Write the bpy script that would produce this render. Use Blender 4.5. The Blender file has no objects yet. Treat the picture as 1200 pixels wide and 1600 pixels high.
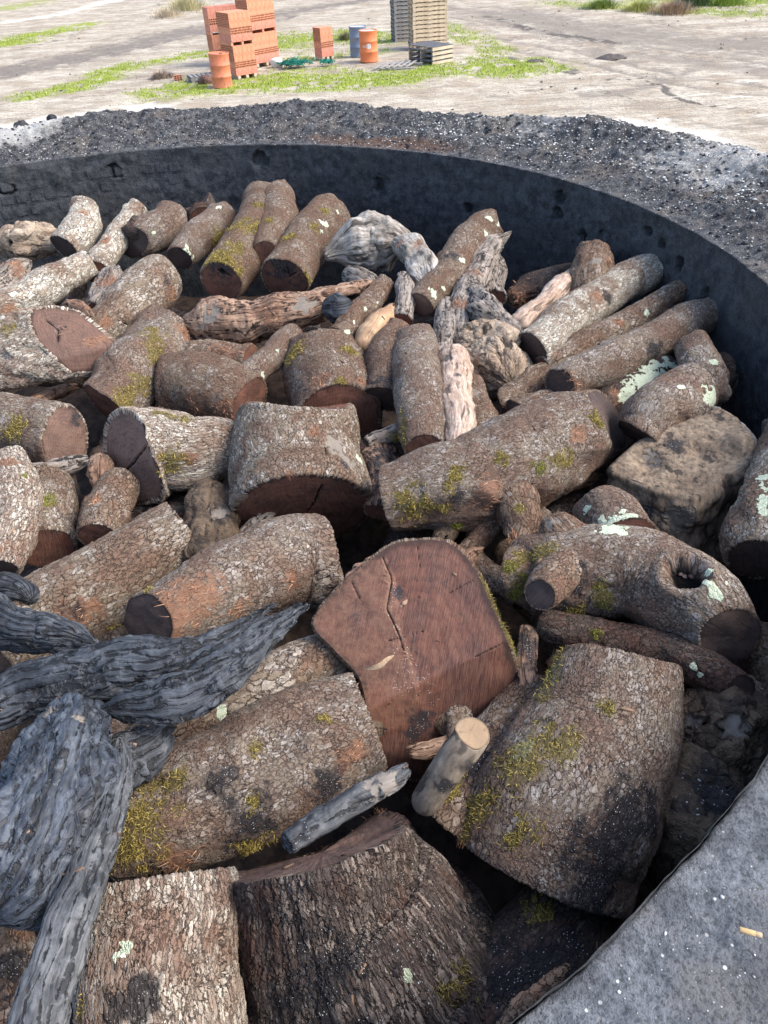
import bpy, math, random
import numpy as np
from mathutils import Vector, Matrix
random.seed(4); rng = np.random.default_rng(7)
SC = bpy.context.scene; COL = SC.collection
# ------------------------------------------------------------------ camera
FPX = 1155.0; PITCH = math.radians(39.4); ROLL = math.radians(-3.3)
CAM = np.array([0., 0., 1.5])
_fw = np.array([0, math.cos(PITCH), -math.sin(PITCH)]); _up = np.array([0, math.sin(PITCH), math.cos(PITCH)]); _rt = np.array([1., 0, 0])
CR = _rt*math.cos(ROLL)+_up*math.sin(ROLL); CU = -_rt*math.sin(ROLL)+_up*math.cos(ROLL); CF = _fw
cd = bpy.data.cameras.new('camera'); cam = bpy.data.objects.new('camera', cd); COL.objects.link(cam)
cd.sensor_fit = 'VERTICAL'; cd.sensor_height = 36; cd.sensor_width = 27; cd.lens = FPX/1600*36; cd.clip_start = .05; cd.clip_end = 2000
cam.matrix_world = Matrix(((CR[0], CU[0], -CF[0], CAM[0]), (CR[1], CU[1], -CF[1], CAM[1]), (CR[2], CU[2], -CF[2], CAM[2]), (0, 0, 0, 1)))
SC.camera = cam
# ------------------------------------------------------------------ light: hazy sun from the right and the sky
SUN_EL = math.radians(46); SUN_AZ = math.radians(98)      # azimuth clockwise from +Y
wd = bpy.data.worlds.new('World'); SC.world = wd; wd.use_nodes = True
nt = wd.node_tree; nt.nodes.clear()
sky = nt.nodes.new('ShaderNodeTexSky'); sky.sky_type = 'NISHITA'; sky.sun_disc = False
sky.sun_elevation = SUN_EL; sky.sun_rotation = SUN_AZ; sky.air_density = 1.0; sky.dust_density = 2.5; sky.ozone_density = 1.0
bg = nt.nodes.new('ShaderNodeBackground'); bg.inputs[1].default_value = .15
wo = nt.nodes.new('ShaderNodeOutputWorld'); nt.links.new(sky.outputs[0], bg.inputs[0]); nt.links.new(bg.outputs[0], wo.inputs[0])
sd = bpy.data.lights.new('sun', 'SUN'); sd.energy = 1.45; sd.angle = math.radians(26); sd.color = (1, .95, .87)
sun = bpy.data.objects.new('sun', sd); COL.objects.link(sun)
_sdir = Vector((math.sin(SUN_AZ)*math.cos(SUN_EL), math.cos(SUN_AZ)*math.cos(SUN_EL), math.sin(SUN_EL)))
sun.rotation_euler = _sdir.to_track_quat('Z', 'Y').to_euler(); sun.location = _sdir*30
vs = SC.view_settings; vs.view_transform = 'Standard'; vs.look = 'None'; vs.exposure = 1.42; vs.gamma = 1; vs.use_curve_mapping = False
SC.cycles.max_bounces = 6
# ------------------------------------------------------------------ geometry helpers
KC = np.array([-1.494, 3.395]); KR = 3.405; GZ = -2.5       # kiln centre and radius, yard level (rim top is z = 0)
def nrm(a): a = np.asarray(a, float); return a/np.maximum(np.linalg.norm(a, axis=-1, keepdims=True), 1e-9)
def ray(u, v): return nrm((u-600)*CR-(v-800)*CU+FPX*CF)
def at(u, v, z): d = ray(u, v); return CAM+d*((z-CAM[2])/d[2])
def proj(P):
    X = P-CAM; zc = X@CF; zs = np.maximum(zc, 1e-3)
    return 600+FPX*(X@CR)/zs, 800-FPX*(X@CU)/zs, zc
def _h(ix, iy, iz, seed):
    h = (ix.astype(np.uint32)*np.uint32(374761393)+iy.astype(np.uint32)*np.uint32(668265263)+iz.astype(np.uint32)*np.uint32(2147483647)+np.uint32(seed*974711+13))
    h = (h ^ (h >> np.uint32(13)))*np.uint32(1274126177); h = (h ^ (h >> np.uint32(16)))*np.uint32(2246822519); h ^= h >> np.uint32(15)
    return (h & np.uint32(0xffffff)).astype(np.float32)/16777215.0*2-1
def vn(P, seed=0):
    P = np.asarray(P, np.float32)+1000.37; i = np.floor(P).astype(np.int64); f = P-i; f = f*f*f*(f*(f*6-15)+10); r = 0
    for a in (0, 1):
        wa = f[..., 0] if a else 1-f[..., 0]
        for b in (0, 1):
            wb = f[..., 1] if b else 1-f[..., 1]
            for c in (0, 1):
                wc = f[..., 2] if c else 1-f[..., 2]
                r = r+wa*wb*wc*_h(i[..., 0]+a, i[..., 1]+b, i[..., 2]+c, seed)
    return r
def fbm(P, o=3, seed=0, g=.5):
    r = 0; a = 1; t = 0
    for k in range(o): r = r+a*vn(P*(2.03**k), seed+k*7); t += a; a *= g
    return r/t
def ss(a, b, x): t = np.clip((x-a)/(b-a), 0, 1); return t*t*(3-2*t)
def mesh_np(name, V, F, attrs=None, smooth=True, mats=(), mi=None):
    me = bpy.data.meshes.new(name); V = np.asarray(V, np.float32)
    if isinstance(F, np.ndarray): Fl = F.reshape(-1).astype(np.int32); tot = np.full(len(F), F.shape[1], np.int32)
    else: Fl = np.concatenate([f.reshape(-1) for f in F]).astype(np.int32); tot = np.concatenate([np.full(len(f), f.shape[1], np.int32) for f in F])
    me.vertices.add(len(V)); me.vertices.foreach_set('co', V.reshape(-1))
    me.loops.add(len(Fl)); me.loops.foreach_set('vertex_index', Fl)
    me.polygons.add(len(tot)); st = np.concatenate([[0], np.cumsum(tot)[:-1]]).astype(np.int32)
    me.polygons.foreach_set('loop_start', st); me.polygons.foreach_set('loop_total', tot)
    if smooth: me.polygons.foreach_set('use_smooth', np.ones(len(tot), bool))
    for m in mats: me.materials.append(m)
    if mi is not None: me.polygons.foreach_set('material_index', np.asarray(mi, np.int32))
    me.update(calc_edges=True)
    for k, a in (attrs or {}).items():
        a = np.asarray(a, np.float32)
        if a.shape[1] == 3: at_ = me.attributes.new(k, 'FLOAT_VECTOR', 'POINT'); at_.data.foreach_set('vector', a.reshape(-1))
        else: at_ = me.attributes.new(k, 'FLOAT_COLOR', 'POINT'); at_.data.foreach_set('color', a.reshape(-1))
    return me
def obj(name, me, mat=None, parent=None, kind=None, label=None, loc=None, rz=None):
    o = bpy.data.objects.new(name, me)
    if mat is not None and len(me.materials) == 0: me.materials.append(mat)
    COL.objects.link(o)
    if parent is not None: o.parent = parent
    if kind: o['kind'] = kind
    if label: o['label'] = label
    if loc is not None: o.location = loc
    if rz is not None: o.rotation_euler = (0, 0, rz)
    return o
def thing(name, label, cat, loc=(0, 0, 0), rz=0, group=None):
    o = bpy.data.objects.new(name, None); COL.objects.link(o); o.empty_display_size = .1
    o.location = Vector([float(c) for c in loc]); o.rotation_euler = (0, 0, rz); o['label'] = label; o['category'] = cat
    if group: o['group'] = group
    return o
def grid_faces(n, m, wrap=True, flip=False):
    i = np.arange(n-1)[:, None]; j = np.arange(m if wrap else m-1)[None]; j2 = (j+1) % m
    F = np.stack([i*m+j, (i+1)*m+j, (i+1)*m+j2, i*m+j2], -1).reshape(-1, 4)
    return F[:, ::-1] if flip else F
# ------------------------------------------------------------------ material helpers
class NB:
    def __init__(s, name, disp=False):
        s.m = bpy.data.materials.new(name); s.m.use_nodes = True; s.t = s.m.node_tree; s.t.nodes.clear()
        s.out = s.n('OutputMaterial'); s.b = s.n('BsdfPrincipled'); s.l(s.b.outputs[0], s.out.inputs[0])
        if disp: s.m.displacement_method = 'BOTH'
    def n(s, k, **p):
        x = s.t.nodes.new('ShaderNode'+k)
        for a, v in p.items(): setattr(x, a, v)
        return x
    def l(s, a, b): s.t.links.new(a, b)
    def put(s, sock, v):
        if isinstance(v, (int, float)): sock.default_value = v
        elif isinstance(v, (tuple, list)): sock.default_value = tuple(v)+((1,) if len(v) == 3 and len(sock.default_value) == 4 else ())
        else: s.l(v, sock)
    def attr(s, name): return s.n('Attribute', attribute_name=name)
    def math(s, op, a, b=0.0, c=0.0, clamp=False):
        x = s.n('Math', operation=op, use_clamp=clamp); s.put(x.inputs[0], a); s.put(x.inputs[1], b); s.put(x.inputs[2], c); return x.outputs[0]
    def vmath(s, op, a, b=(0, 0, 0)):
        x = s.n('VectorMath', operation=op); s.put(x.inputs[0], a)
        s.put(x.inputs[1], b); return x.outputs[0]
    def scale(s, v, sc): x = s.n('VectorMath', operation='MULTIPLY'); s.put(x.inputs[0], v); x.inputs[1].default_value = sc; return x.outputs[0]
    def mix(s, f, a, b, mode='MIX'):
        x = s.n('Mix', data_type='RGBA', blend_type=mode, clamp_factor=True); s.put(x.inputs[0], f); s.put(x.inputs[6], a); s.put(x.inputs[7], b); return x.outputs[2]
    def step(s, x, a, b): r = s.n('MapRange', interpolation_type='SMOOTHSTEP'); s.put(r.inputs[0], x); r.inputs[1].default_value = a; r.inputs[2].default_value = b; return r.outputs[0]
    def noise(s, v, sc, det=3, rough=.55, dist=0): x = s.n('TexNoise'); s.put(x.inputs['Vector'], v); x.inputs['Scale'].default_value = sc; x.inputs['Detail'].default_value = det; x.inputs['Roughness'].default_value = rough; x.inputs['Distortion'].default_value = dist; return x
    def vor(s, v, sc, feat='F1', rnd=1): x = s.n('TexVoronoi', feature=feat); s.put(x.inputs['Vector'], v); x.inputs['Scale'].default_value = sc; x.inputs['Randomness'].default_value = rnd; return x
    def sep(s, v): x = s.n('SeparateXYZ'); s.put(x.inputs[0], v); return x.outputs
    def disp(s, h, sc): x = s.n('Displacement'); s.put(x.inputs['Height'], h); x.inputs['Midlevel'].default_value = 0; x.inputs['Scale'].default_value = sc; s.l(x.outputs[0], s.out.inputs['Displacement'])
    def bump(s, h, sc, st=1.0): x = s.n('Bump'); s.put(x.inputs['Height'], h); x.inputs['Distance'].default_value = sc; x.inputs['Strength'].default_value = st; s.l(x.outputs[0], s.b.inputs['Normal'])
    def fin(s, col, rough=.9, spec=.25):
        s.put(s.b.inputs['Base Color'], col); s.put(s.b.inputs['Roughness'], rough); s.put(s.b.inputs['Specular IOR Level'], spec); return s.m
def overlays(B, col, h, vec):
    """moss, lichen, torn bark, soot, bare wood, holes and pale dust painted by the maskA / maskB attributes"""
    A = B.attr('maskA'); a = B.sep(A.outputs['Vector']); al = A.outputs['Alpha']
    C = B.attr('maskB'); c = B.sep(C.outputs['Vector']); ca = C.outputs['Alpha']
    nz = B.noise(vec, 55, 4, .65).outputs[0]; nl = B.noise(vec, 28, 5, .7).outputs[0]
    fib = B.noise(B.scale(vec, (1, 1, .06)), 260, 3, .6).outputs[0]
    bare = B.step(B.math('ADD', c[0], B.math('MULTIPLY', nz, .7)), .62, 1.05)
    bc = B.mix(fib, (.12, .10, .085), (.27, .235, .195))
    col = B.mix(bare, col, bc); h = B.math('MULTIPLY', h, B.math('SUBTRACT', 1, B.math('MULTIPLY', bare, .9)))
    torn = B.step(B.math('ADD', a[2], B.math('MULTIPLY', nz, 1.3)), .80, 1.45)
    tc = B.mix(fib, (.095, .048, .032), (.29, .160, .100))
    col = B.mix(B.math('MULTIPLY', torn, .85), col, tc); h = B.math('ADD', B.math('MULTIPLY', h, B.math('SUBTRACT', 1, B.math('MULTIPLY', torn, .8))), B.math('MULTIPLY', B.math('MULTIPLY', fib, torn), .5))
    so = B.step(B.math('ADD', al, B.math('MULTIPLY', nz, .9)), .55, 1.4)
    sp = B.vor(vec, 240); spk = B.math('MULTIPLY', B.step(sp.outputs['Distance'], .30, .18), B.step(B.sep(sp.outputs['Color'])[0], .72, .78))
    col = B.mix(B.math('MULTIPLY', so, .88), col, (.022, .021, .024))
    dm = B.math('MAXIMUM', c[2], B.math('MULTIPLY', so, .55))
    col = B.mix(B.math('MULTIPLY', spk, B.step(B.math('ADD', dm, B.math('MULTIPLY', nz, .4)), .5, .8)), col, (.62, .62, .60))
    li = B.step(B.math('ADD', a[1], B.math('MULTIPLY', B.math('SUBTRACT', nl, .5), 1.6)), .50, .58)
    col = B.mix(li, col, B.mix(nz, (.42, .47, .33), (.66, .72, .56))); h = B.math('ADD', h, B.math('MULTIPLY', li, .35))
    mo = B.math('MULTIPLY', B.step(B.math('ADD', a[0], B.math('MULTIPLY', nz, 1.3)), .85, 1.5), .8)
    col = B.mix(mo, col, B.mix(nl, (.07, .055, .018), (.17, .135, .045)))
    col = B.mix(B.step(c[1], .3, .9), col, (.008, .007, .007))
    return col, h
def bark(name, pale, mid, dark, cell=.013, el=1.6, bias=.5, dsc=.006, redn=.3, red=(.17, .080, .052), crackw=.105):
    B = NB(name, True); R = B.attr('rest').outputs['Vector']
    wn = B.noise(R, 34, 4, .68).outputs['Color']; W = B.vmath('ADD', R, B.scale(B.vmath('SUBTRACT', wn, (.5, .5, .5)), (.026, .026, .044)))
    S = B.scale(W, (1/cell, 1/cell, 1/(cell*el)))
    e = B.vor(S, 1, 'DISTANCE_TO_EDGE').outputs['Distance']; f = B.sep(B.vor(S, 1).outputs['Color'])
    S2 = B.scale(W, (.42/cell, .42/cell, .42/(cell*el*1.3))); e2 = B.vor(S2, 1, 'DISTANCE_TO_EDGE').outputs['Distance']
    n1 = B.noise(R, 5, 3, .6).outputs[0]; n2 = B.noise(R, 19, 4, .6).outputs[0]; n3 = B.noise(R, 420, 3, .7).outputs[0]
    g2 = B.noise(R, 130, 3, .7).outputs[0]; ee = B.math('ADD', e, B.math('MULTIPLY', B.math('SUBTRACT', g2, .5), .22)); cs = B.math('ADD', .5, B.math('MULTIPLY', B.step(n2, .35, .6), .5))
    plate = B.math('SUBTRACT', 1, B.math('MULTIPLY', cs, B.math('SUBTRACT', 1, B.math('MULTIPLY', B.step(ee, -.01, crackw), B.math('ADD', .4, B.math('MULTIPLY', B.step(e2, 0, .07), .6))))))
    pf = B.step(B.math('ADD', B.math('ADD', B.math('MULTIPLY', f[0], .36), B.math('MULTIPLY', n2, 1.1)), B.math('MULTIPLY', n3, .18)), 1.08-bias*.62, 1.44-bias*.62)
    col = B.mix(pf, mid, pale)
    col = B.mix(B.step(B.math('ADD', n1, B.math('MULTIPLY', f[1], .12)), .66-redn*.35, .84-redn*.3), col, B.mix(n2, red, mid))
    col = B.mix(B.math('MULTIPLY', f[2], .22), col, dark); col = B.mix(B.step(g2, .40, .62), B.mix(.30, col, dark), col)
    col = B.mix(B.math('MULTIPLY', B.math('SUBTRACT', 1, plate), .93), col, dark)
    col = B.mix(B.step(n3, .36, .60), B.mix(.26, col, dark), col)
    h = B.math('ADD', B.math('MULTIPLY', plate, B.math('ADD', .55, B.math('MULTIPLY', f[1], .45))), B.math('MULTIPLY', n3, .28))
    col, h = overlays(B, col, h, R)
    B.disp(h, dsc); return B.fin(col, .92, .18)
def cutwood(name, c1, c2, c3, edge=(.03, .018, .015), streak=.5):
    B = NB(name, True); R = B.attr('rest').outputs['Vector']; M2 = B.attr('maskB'); q = M2.outputs['Alpha']
    n1 = B.noise(R, 7, 3, .6).outputs[0]; n2 = B.noise(R, 30, 4, .65).outputs[0]
    mp = B.n('Mapping'); B.l(R, mp.inputs[0]); mp.inputs['Rotation'].default_value = (0, 0, .6); mp.inputs['Scale'].default_value = (1, .05, 1)
    st = B.noise(mp.outputs[0], 300, 3, .7).outputs[0]; st2 = B.noise(mp.outputs[0], 70, 2, .6).outputs[0]
    col = B.mix(B.step(n1, .35, .62), c1, c2); col = B.mix(B.step(B.math('ADD', B.math('MULTIPLY', n2, .7), B.math('MULTIPLY', st2, .4)), .58, .72), col, c3)
    col = B.mix(B.math('MULTIPLY', B.step(st, .35, .65), streak), col, B.mix(.6, col, (.32, .20, .14)))
    rg = B.math('SINE', B.math('ADD', B.math('MULTIPLY', q, 60), B.math('MULTIPLY', n2, 14)))
    col = B.mix(B.math('MULTIPLY', B.step(rg, -.2, 1), .24), col, edge); rc = B.noise(R, 260, 3, .7).outputs[0]; col = B.mix(B.math('MULTIPLY', B.step(rc, .5, .7), .25), col, edge)
    col = B.mix(B.math('MULTIPLY', B.step(B.math('ADD', q, B.math('MULTIPLY', n2, .12)), .93, 1.03), .75), col, edge)
    h = B.math('ADD', B.math('MULTIPLY', st, .6), B.math('MULTIPLY', n2, .8))
    col, h = overlays(B, col, h, R)
    B.disp(h, .0022); return B.fin(col, .72, .3)
def rawwood(name, c1, c2, c3, fs=120, stretch=.07, amp=.010, rough=.8, spec=.3, lump=.3, check=0, cst=.35, cw=.035):
    B = NB(name, True); R = B.attr('rest').outputs['Vector']
    wn = B.noise(R, 9, 2, .5).outputs['Color']; W = B.vmath('ADD', R, B.scale(B.vmath('SUBTRACT', wn, (.5, .5, .5)), (.035, .035, .05)))
    f1 = B.noise(B.scale(W, (1, 1, stretch)), fs, 4, .65).outputs[0]; f2 = B.noise(B.scale(W, (1, 1, stretch*1.6)), fs*.3, 3, .6).outputs[0]
    n1 = B.noise(R, 8, 4, .6).outputs[0]; n2 = B.noise(R, 40, 4, .65).outputs[0]; n3 = B.noise(R, 500, 2, .6).outputs[0]
    col = B.mix(B.step(B.math('ADD', B.math('MULTIPLY', n1, .7), B.math('MULTIPLY', f2, .3)), .4, .6), c1, c2)
    col = B.mix(B.step(B.math('ADD', B.math('MULTIPLY', f1, .6), B.math('MULTIPLY', n2, .4)), .42, .62), B.mix(.55, col, c3), col)
    cr = B.math('MAXIMUM', B.step(f2, .42, .36), B.math('MULTIPLY', B.step(f1, .42, .35), .6)); col = B.mix(B.math('MULTIPLY', cr, .8), col, B.mix(.7, c3, (0.01, .01, .01)))
    if check:
        ve = B.vor(B.scale(W, (check, check, check*cst)), 1, 'DISTANCE_TO_EDGE').outputs['Distance']; ck = B.math('MULTIPLY', B.step(B.math('ADD', ve, B.math('MULTIPLY', B.math('SUBTRACT', n2, .5), .5)), cw, .0), .85); col = B.mix(ck, col, (.006, .006, .007))
        wh_ = B.step(n2, .56, .70); col = B.mix(B.math('MULTIPLY', wh_, .45), col, B.mix(.5, c2, B.mix(n1, (.20, .215, .235), (.22, .19, .15))))
    h = B.math('ADD', B.math('ADD', B.math('MULTIPLY', f1, .35), B.math('MULTIPLY', f2, .7)), B.math('ADD', B.math('MULTIPLY', n2, lump), B.math('MULTIPLY', n3, .06)))
    if check: h = B.math('SUBTRACT', h, B.math('MULTIPLY', ck, .35))
    col, h = overlays(B, col, h, R); B.disp(h, amp); return B.fin(col, rough, spec)
def plain(name, c1, c2, sc=20, rough=.85, spec=.3, bump=.003, stretch=(1, 1, 1)):
    B = NB(name); T = B.n('TexCoord').outputs['Object']; v = B.scale(T, stretch)
    n = B.noise(v, sc, 5, .65).outputs[0]; B.bump(B.noise(v, sc*3, 4, .7).outputs[0], bump)
    return B.fin(B.mix(B.step(n, .32, .68), c1, c2), rough, spec)
M = dict(
 grey=bark('bark_grey', (.53, .475, .405), (.28, .222, .160), (.050, .032, .026), .0150, 1.7, .64, .0065, .50),
 brown=bark('bark_brown', (.43, .365, .31), (.24, .180, .126), (.046, .028, .022), .0135, 1.6, .54, .0055, .62),
 fine=bark('bark_fine', (.48, .43, .38), (.265, .216, .164), (.048, .030, .025), .0125, 1.4, .56, .005, .62),
 pale=bark('bark_pale', (.74, .70, .60), (.42, .345, .265), (.06, .043, .033), .012, 2.4, .76, .006, .32),
 flaky=bark('bark_flaky', (.74, .67, .56), (.40, .31, .24), (.05, .034, .027), .011, 2.9, .68, .008, .34, (.22, .10, .06)),
 dark=bark('bark_dark', (.44, .36, .30), (.13, .10, .085), (.018, .015, .015), .011, 3.4, .54, .009, .4),
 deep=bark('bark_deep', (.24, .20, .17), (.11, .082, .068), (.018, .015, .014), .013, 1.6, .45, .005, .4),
 red=cutwood('cut_red', (.070, .026, .022), (.120, .042, .028), (.036, .018, .016)),
 dred=cutwood('cut_dark_red', (.085, .034, .025), (.150, .062, .041), (.032, .020, .018), streak=.35),
 dk=cutwood('cut_dark', (.036, .029, .029), (.070, .048, .043), (.020, .017, .018), streak=.22),
 gy=cutwood('cut_grey', (.125, .078, .064), (.185, .115, .090), (.085, .050, .042), streak=.45),
 gyr=cutwood('cut_slant', (.085, .048, .038), (.130, .070, .053), (.05, .03, .025), streak=.4),
 pl=cutwood('cut_pale', (.27, .19, .115), (.34, .245, .155), (.19, .12, .075), edge=(.15, .1, .06), streak=.4),
 char=rawwood('charred_wood', (.036, .040, .048), (.085, .094, .108), (.008, .009, .011), 170, .03, .012, .62, .4, .15, 46, .055, .10),
 charlump=rawwood('charred_lump', (.030, .036, .048), (.085, .100, .125), (.008, .009, .012), 110, .07, .011, .6, .45, .35, 24, .16, .05),
 charplank=rawwood('charred_plank', (.060, .064, .070), (.150, .152, .154), (.018, .018, .018), 150, .03, .007, .62, .4, .12, 30, .04, .07),
 bare=rawwood('bare_wood', (.25, .145, .095), (.40, .265, .18), (.07, .036, .024), 110, .05, .010, .8, .25, .25, 34, .06, .06),
 pink=rawwood('bare_pink_wood', (.44, .32, .24), (.58, .46, .37), (.14, .085, .06), 80, .08, .010),
 white=rawwood('weathered_white_wood', (.33, .285, .235), (.50, .455, .40), (.08, .06, .045), 90, .08, .014, lump=.5),
 tan=rawwood('peeled_tan_wood', (.40, .24, .13), (.50, .34, .20), (.20, .11, .06), 60, .12, .003, .6, .35),
 gwood=rawwood('grey_dry_wood', (.22, .185, .155), (.36, .31, .265), (.05, .036, .028), 120, .05, .010, .8, .25, .25, 40, .06, .06),
 rot=rawwood('rotten_wood', (.36, .26, .18), (.50, .40, .30), (.045, .028, .02), 70, .22, .022, lump=1.0),
 rotdk=rawwood('dark_rotten_wood', (.085, .060, .042), (.165, .115, .075), (.018, .014, .012), 45, .30, .020, lump=1.1),
 block=rawwood('split_weathered_wood', (.21, .150, .100), (.33, .250, .175), (.05, .04, .033), 50, .22, .008, lump=.9),
 smooth=rawwood('smooth_bark', (.185, .15, .115), (.29, .24, .185), (.09, .07, .055), 60, .35, .0015, .75, .25, .3),
)
def flatmat(name, c1, c2, rough=.8):
    B = NB(name); g = B.n('NewGeometry').outputs['Random Per Island']; return B.fin(B.mix(g, c1, c2), rough, .2)
M['moss'] = flatmat('moss_golden', (.14, .105, .02), (.50, .39, .12)); M['mossg'] = flatmat('moss_green', (.09, .10, .012), (.34, .36, .06))
M['fibre'] = flatmat('torn_fibre', (.20, .09, .055), (.48, .28, .17)); M['pebble'] = flatmat('pebble', (.12, .07, .055), (.38, .27, .23))
# ------------------------------------------------------------------ the log builder
def catmull(P, n):
    P = np.asarray(P, float); k = len(P)
    if k == 2: t = np.linspace(0, 1, n)[:, None]; return P[0]*(1-t)+P[1]*t
    Q = np.vstack([2*P[0]-P[1], P, 2*P[-1]-P[-2]]); t = np.linspace(0, k-1-1e-9, n); i = t.astype(int); f = (t-i)[:, None]
    a, b, c, d = Q[i], Q[i+1], Q[i+2], Q[i+3]
    return .5*((2*b)+(-a+c)*f+(2*a-5*b+4*c-d)*f**2+(-a+3*b-3*c+d)*f**3)
def closed(P, n):
    P = np.asarray(P, float); k = len(P); t = np.linspace(0, k, n, endpoint=False); i = t.astype(int); f = (t-i)[:, None]
    a, b, c, d = P[(i-1) % k], P[i], P[(i+1) % k], P[(i+2) % k]
    return .5*((2*b)+(-a+c)*f+(2*a-5*b+4*c-d)*f**2+(-a+3*b-3*c+d)*f**3)
CH = {'moss': 0, 'mossg': 0, 'lichen': 1, 'torn': 2, 'soot': 3, 'bare': 4, 'hole': 5, 'dust': 6, 'crack': 5, 'stain': 3}
def feats_apply(P, rest, N3, feats, q=None, seed=0, defer=None):
    """P verts, N3 outward directions; returns moved verts, masks (n,8) and strand jobs"""
    Mk = np.zeros((len(P), 8), np.float32)
    if q is not None: Mk[:, 7] = q
    jobs = []
    if feats:
        u, v, zc = proj(P); wob = fbm(rest*32, 3, seed+3); wob2 = fbm(rest*110, 2, seed+5)
    for f in feats:
        ty, fu, fv, fr = f[:4]
        pts = [(fu, fv)]+[(f[i], f[i+1]) for i in range(4, len(f)-1-(len(f) % 2), 2)]+([] if len(f) % 2 or len(f) <= 4 else [])
        H = []
        for a, b in pts:
            d2 = np.hypot(u-a, v-b); c = np.where((d2 < 7) & (zc > 0))[0]
            if len(c) == 0: c = np.array([np.argmin(d2)])
            H.append(P[c[np.argmin(zc[c])]])
        r = fr*(np.array(H[0])-CAM)@CF/FPX
        if len(H) == 1: d = np.linalg.norm(P-H[0], axis=1)
        else:
            d = np.full(len(P), 1e9)
            for a, b in zip(H[:-1], H[1:]):
                ab = b-a; t = np.clip(((P-a)@ab)/max(ab@ab, 1e-9), 0, 1); d = np.minimum(d, np.linalg.norm(P-(a+t[:, None]*ab), axis=1))
        if ty == 'dent' or ty == 'knob':
            w = ss(1, 0, d/r); P = P+N3*(w*r*(.45 if ty == 'knob' else -.35))[:, None]; continue
        if ty == 'step': w = ss(1, .85, d/r+wob*.10); P = P+N3*(w*.007)[:, None]; Mk[:, 2] = np.maximum(Mk[:, 2], w*.42); continue
        if ty == 'crack':
            w = ss(1, .2, d/r+wob2*.5); P = P-N3*(w*r*1.5)[:, None]; Mk[:, 5] = np.maximum(Mk[:, 5], w); continue
        w = np.clip(1.15-d/r*.85+wob*1.0+wob2*.45, 0, 1)*(d < r*2.0)*ss(2.0, 1.2, d/r)
        if ty == 'hole':
            w = ss(1.0, .72, d/r+wob*.25); P = P-N3*(w*r*.9)[:, None]; rim = np.exp(-((d/r-1.1)/.22)**2); P = P+N3*(rim*r*.16)[:, None]
        Mk[:, CH[ty]] = np.maximum(Mk[:, CH[ty]], w)
        if ty in ('moss', 'mossg', 'torn'): jobs.append((ty, w, r))
    return P, Mk, jobs
def strands(P, N3, T3, jobs, parent, org):
    for ty, w, r in jobs:
        idx = np.where(w > .22)[0]
        if len(idx) < 5: continue
        zc = float(np.mean((P[idx]-CAM)@CF)); fuzz = max(1.0, zc/2.2)
        n = int(min(4200, (r*r)*(330000 if ty != 'torn' else 34000)/fuzz+30))
        k = rng.choice(idx, n, p=w[idx]**1.6/(w[idx]**1.6).sum()); p = P[k]+N3[k]*.002; nn = N3[k]; tt = T3[k]
        p = p+rng.normal(0, .0035, p.shape)
        if ty == 'torn': d = nrm(tt*rng.choice([-1, 1], n)[:, None]+nn*rng.uniform(.02, .45, (n, 1))+rng.normal(0, .22, (n, 3))); ln = rng.uniform(.010, .036, n); wd_ = rng.uniform(.0006, .0016, n)*fuzz; curl = .35
        else: d = nrm(nn*.75+rng.normal(0, .6, (n, 3))); ln = rng.uniform(.005, .019, n)*(1 if ty == 'moss' else .7); wd_ = rng.uniform(.0007, .0014, n)*fuzz; curl = .8
        seg = 4; pts = [p]; side = nrm(np.cross(d, rng.normal(0, 1, (n, 3))))
        bend = rng.normal(0, curl, (n, 3))
        for s in range(seg):
            d = nrm(d+bend*.45+np.array([0, 0, -.08])); pts.append(pts[-1]+d*(ln/seg)[:, None])
        V = np.empty((n, seg+1, 2, 3))
        for s in range(seg+1):
            ww = wd_*(1-.75*s/seg); V[:, s, 0] = pts[s]-side*ww[:, None]; V[:, s, 1] = pts[s]+side*ww[:, None]
        b = (np.arange(n)*(seg+1)*2)[:, None]; s = np.arange(seg)[None]*2
        F = np.stack([b+s, b+s+1, b+s+3, b+s+2], -1).reshape(-1, 4)
        me = mesh_np({'moss': 'moss', 'mossg': 'moss', 'torn': 'torn_fibres'}[ty], V.reshape(-1, 3)-org, F)
        obj(me.name.split('.')[0], me, M[{'moss': 'moss', 'mossg': 'mossg', 'torn': 'fibre'}[ty]], parent, 'stuff', {'moss': 'golden moss tufts', 'mossg': 'green moss tufts', 'torn': 'orange torn bark fibres'}[ty])
def cap_mesh(E, restE, n, k, flip, feats, parent, org, mat, seed, label=None, zref=0):
    m = len(E); K = max(6, m//7); c = E.mean(0); q = np.linspace(.985, .0, K+1)[:K]
    V = c+(E-c)[None]*q[:, None, None]; rc = restE.mean(0); rr = (rc+(restE-rc)[None]*q[:, None, None]).reshape(-1, 3); rr[:, 2] = rc[2]
    V = V.reshape(-1, 3); qq = np.repeat(q, m)
    V = V+n*(fbm(rr*14, 2, seed)*.004)[:, None]
    V = np.vstack([V, c]); rr = np.vstack([rr, rc]); qq = np.append(qq, 0)
    N3 = np.repeat(n[None], len(V), 0); V, Mk, jb = feats_apply(V, rr, N3, feats, qq, seed)
    F = grid_faces(K, m, True, flip); a = (K-1)*m+np.arange(m); b = (K-1)*m+(np.arange(m)+1) % m; tri = np.stack([a, np.full(m, K*m), b], -1)
    if flip: tri = tri[:, ::-1]
    me = mesh_np('cut_face', V-org, [F, tri], {'rest': rr, 'maskA': Mk[:, :4], 'maskB': np.c_[Mk[:, 4:7], Mk[:, 7]]})
    o = obj('cut_face', me, M[mat], parent, None, label); strands(V, N3, nrm(np.cross(N3, [0.3, .2, 1])), jb, parent, org); return o
SEED = [11]; BARKS = {'grey', 'brown', 'fine', 'pale', 'flaky', 'dark', 'deep'}
LOGPTS = []
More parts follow.
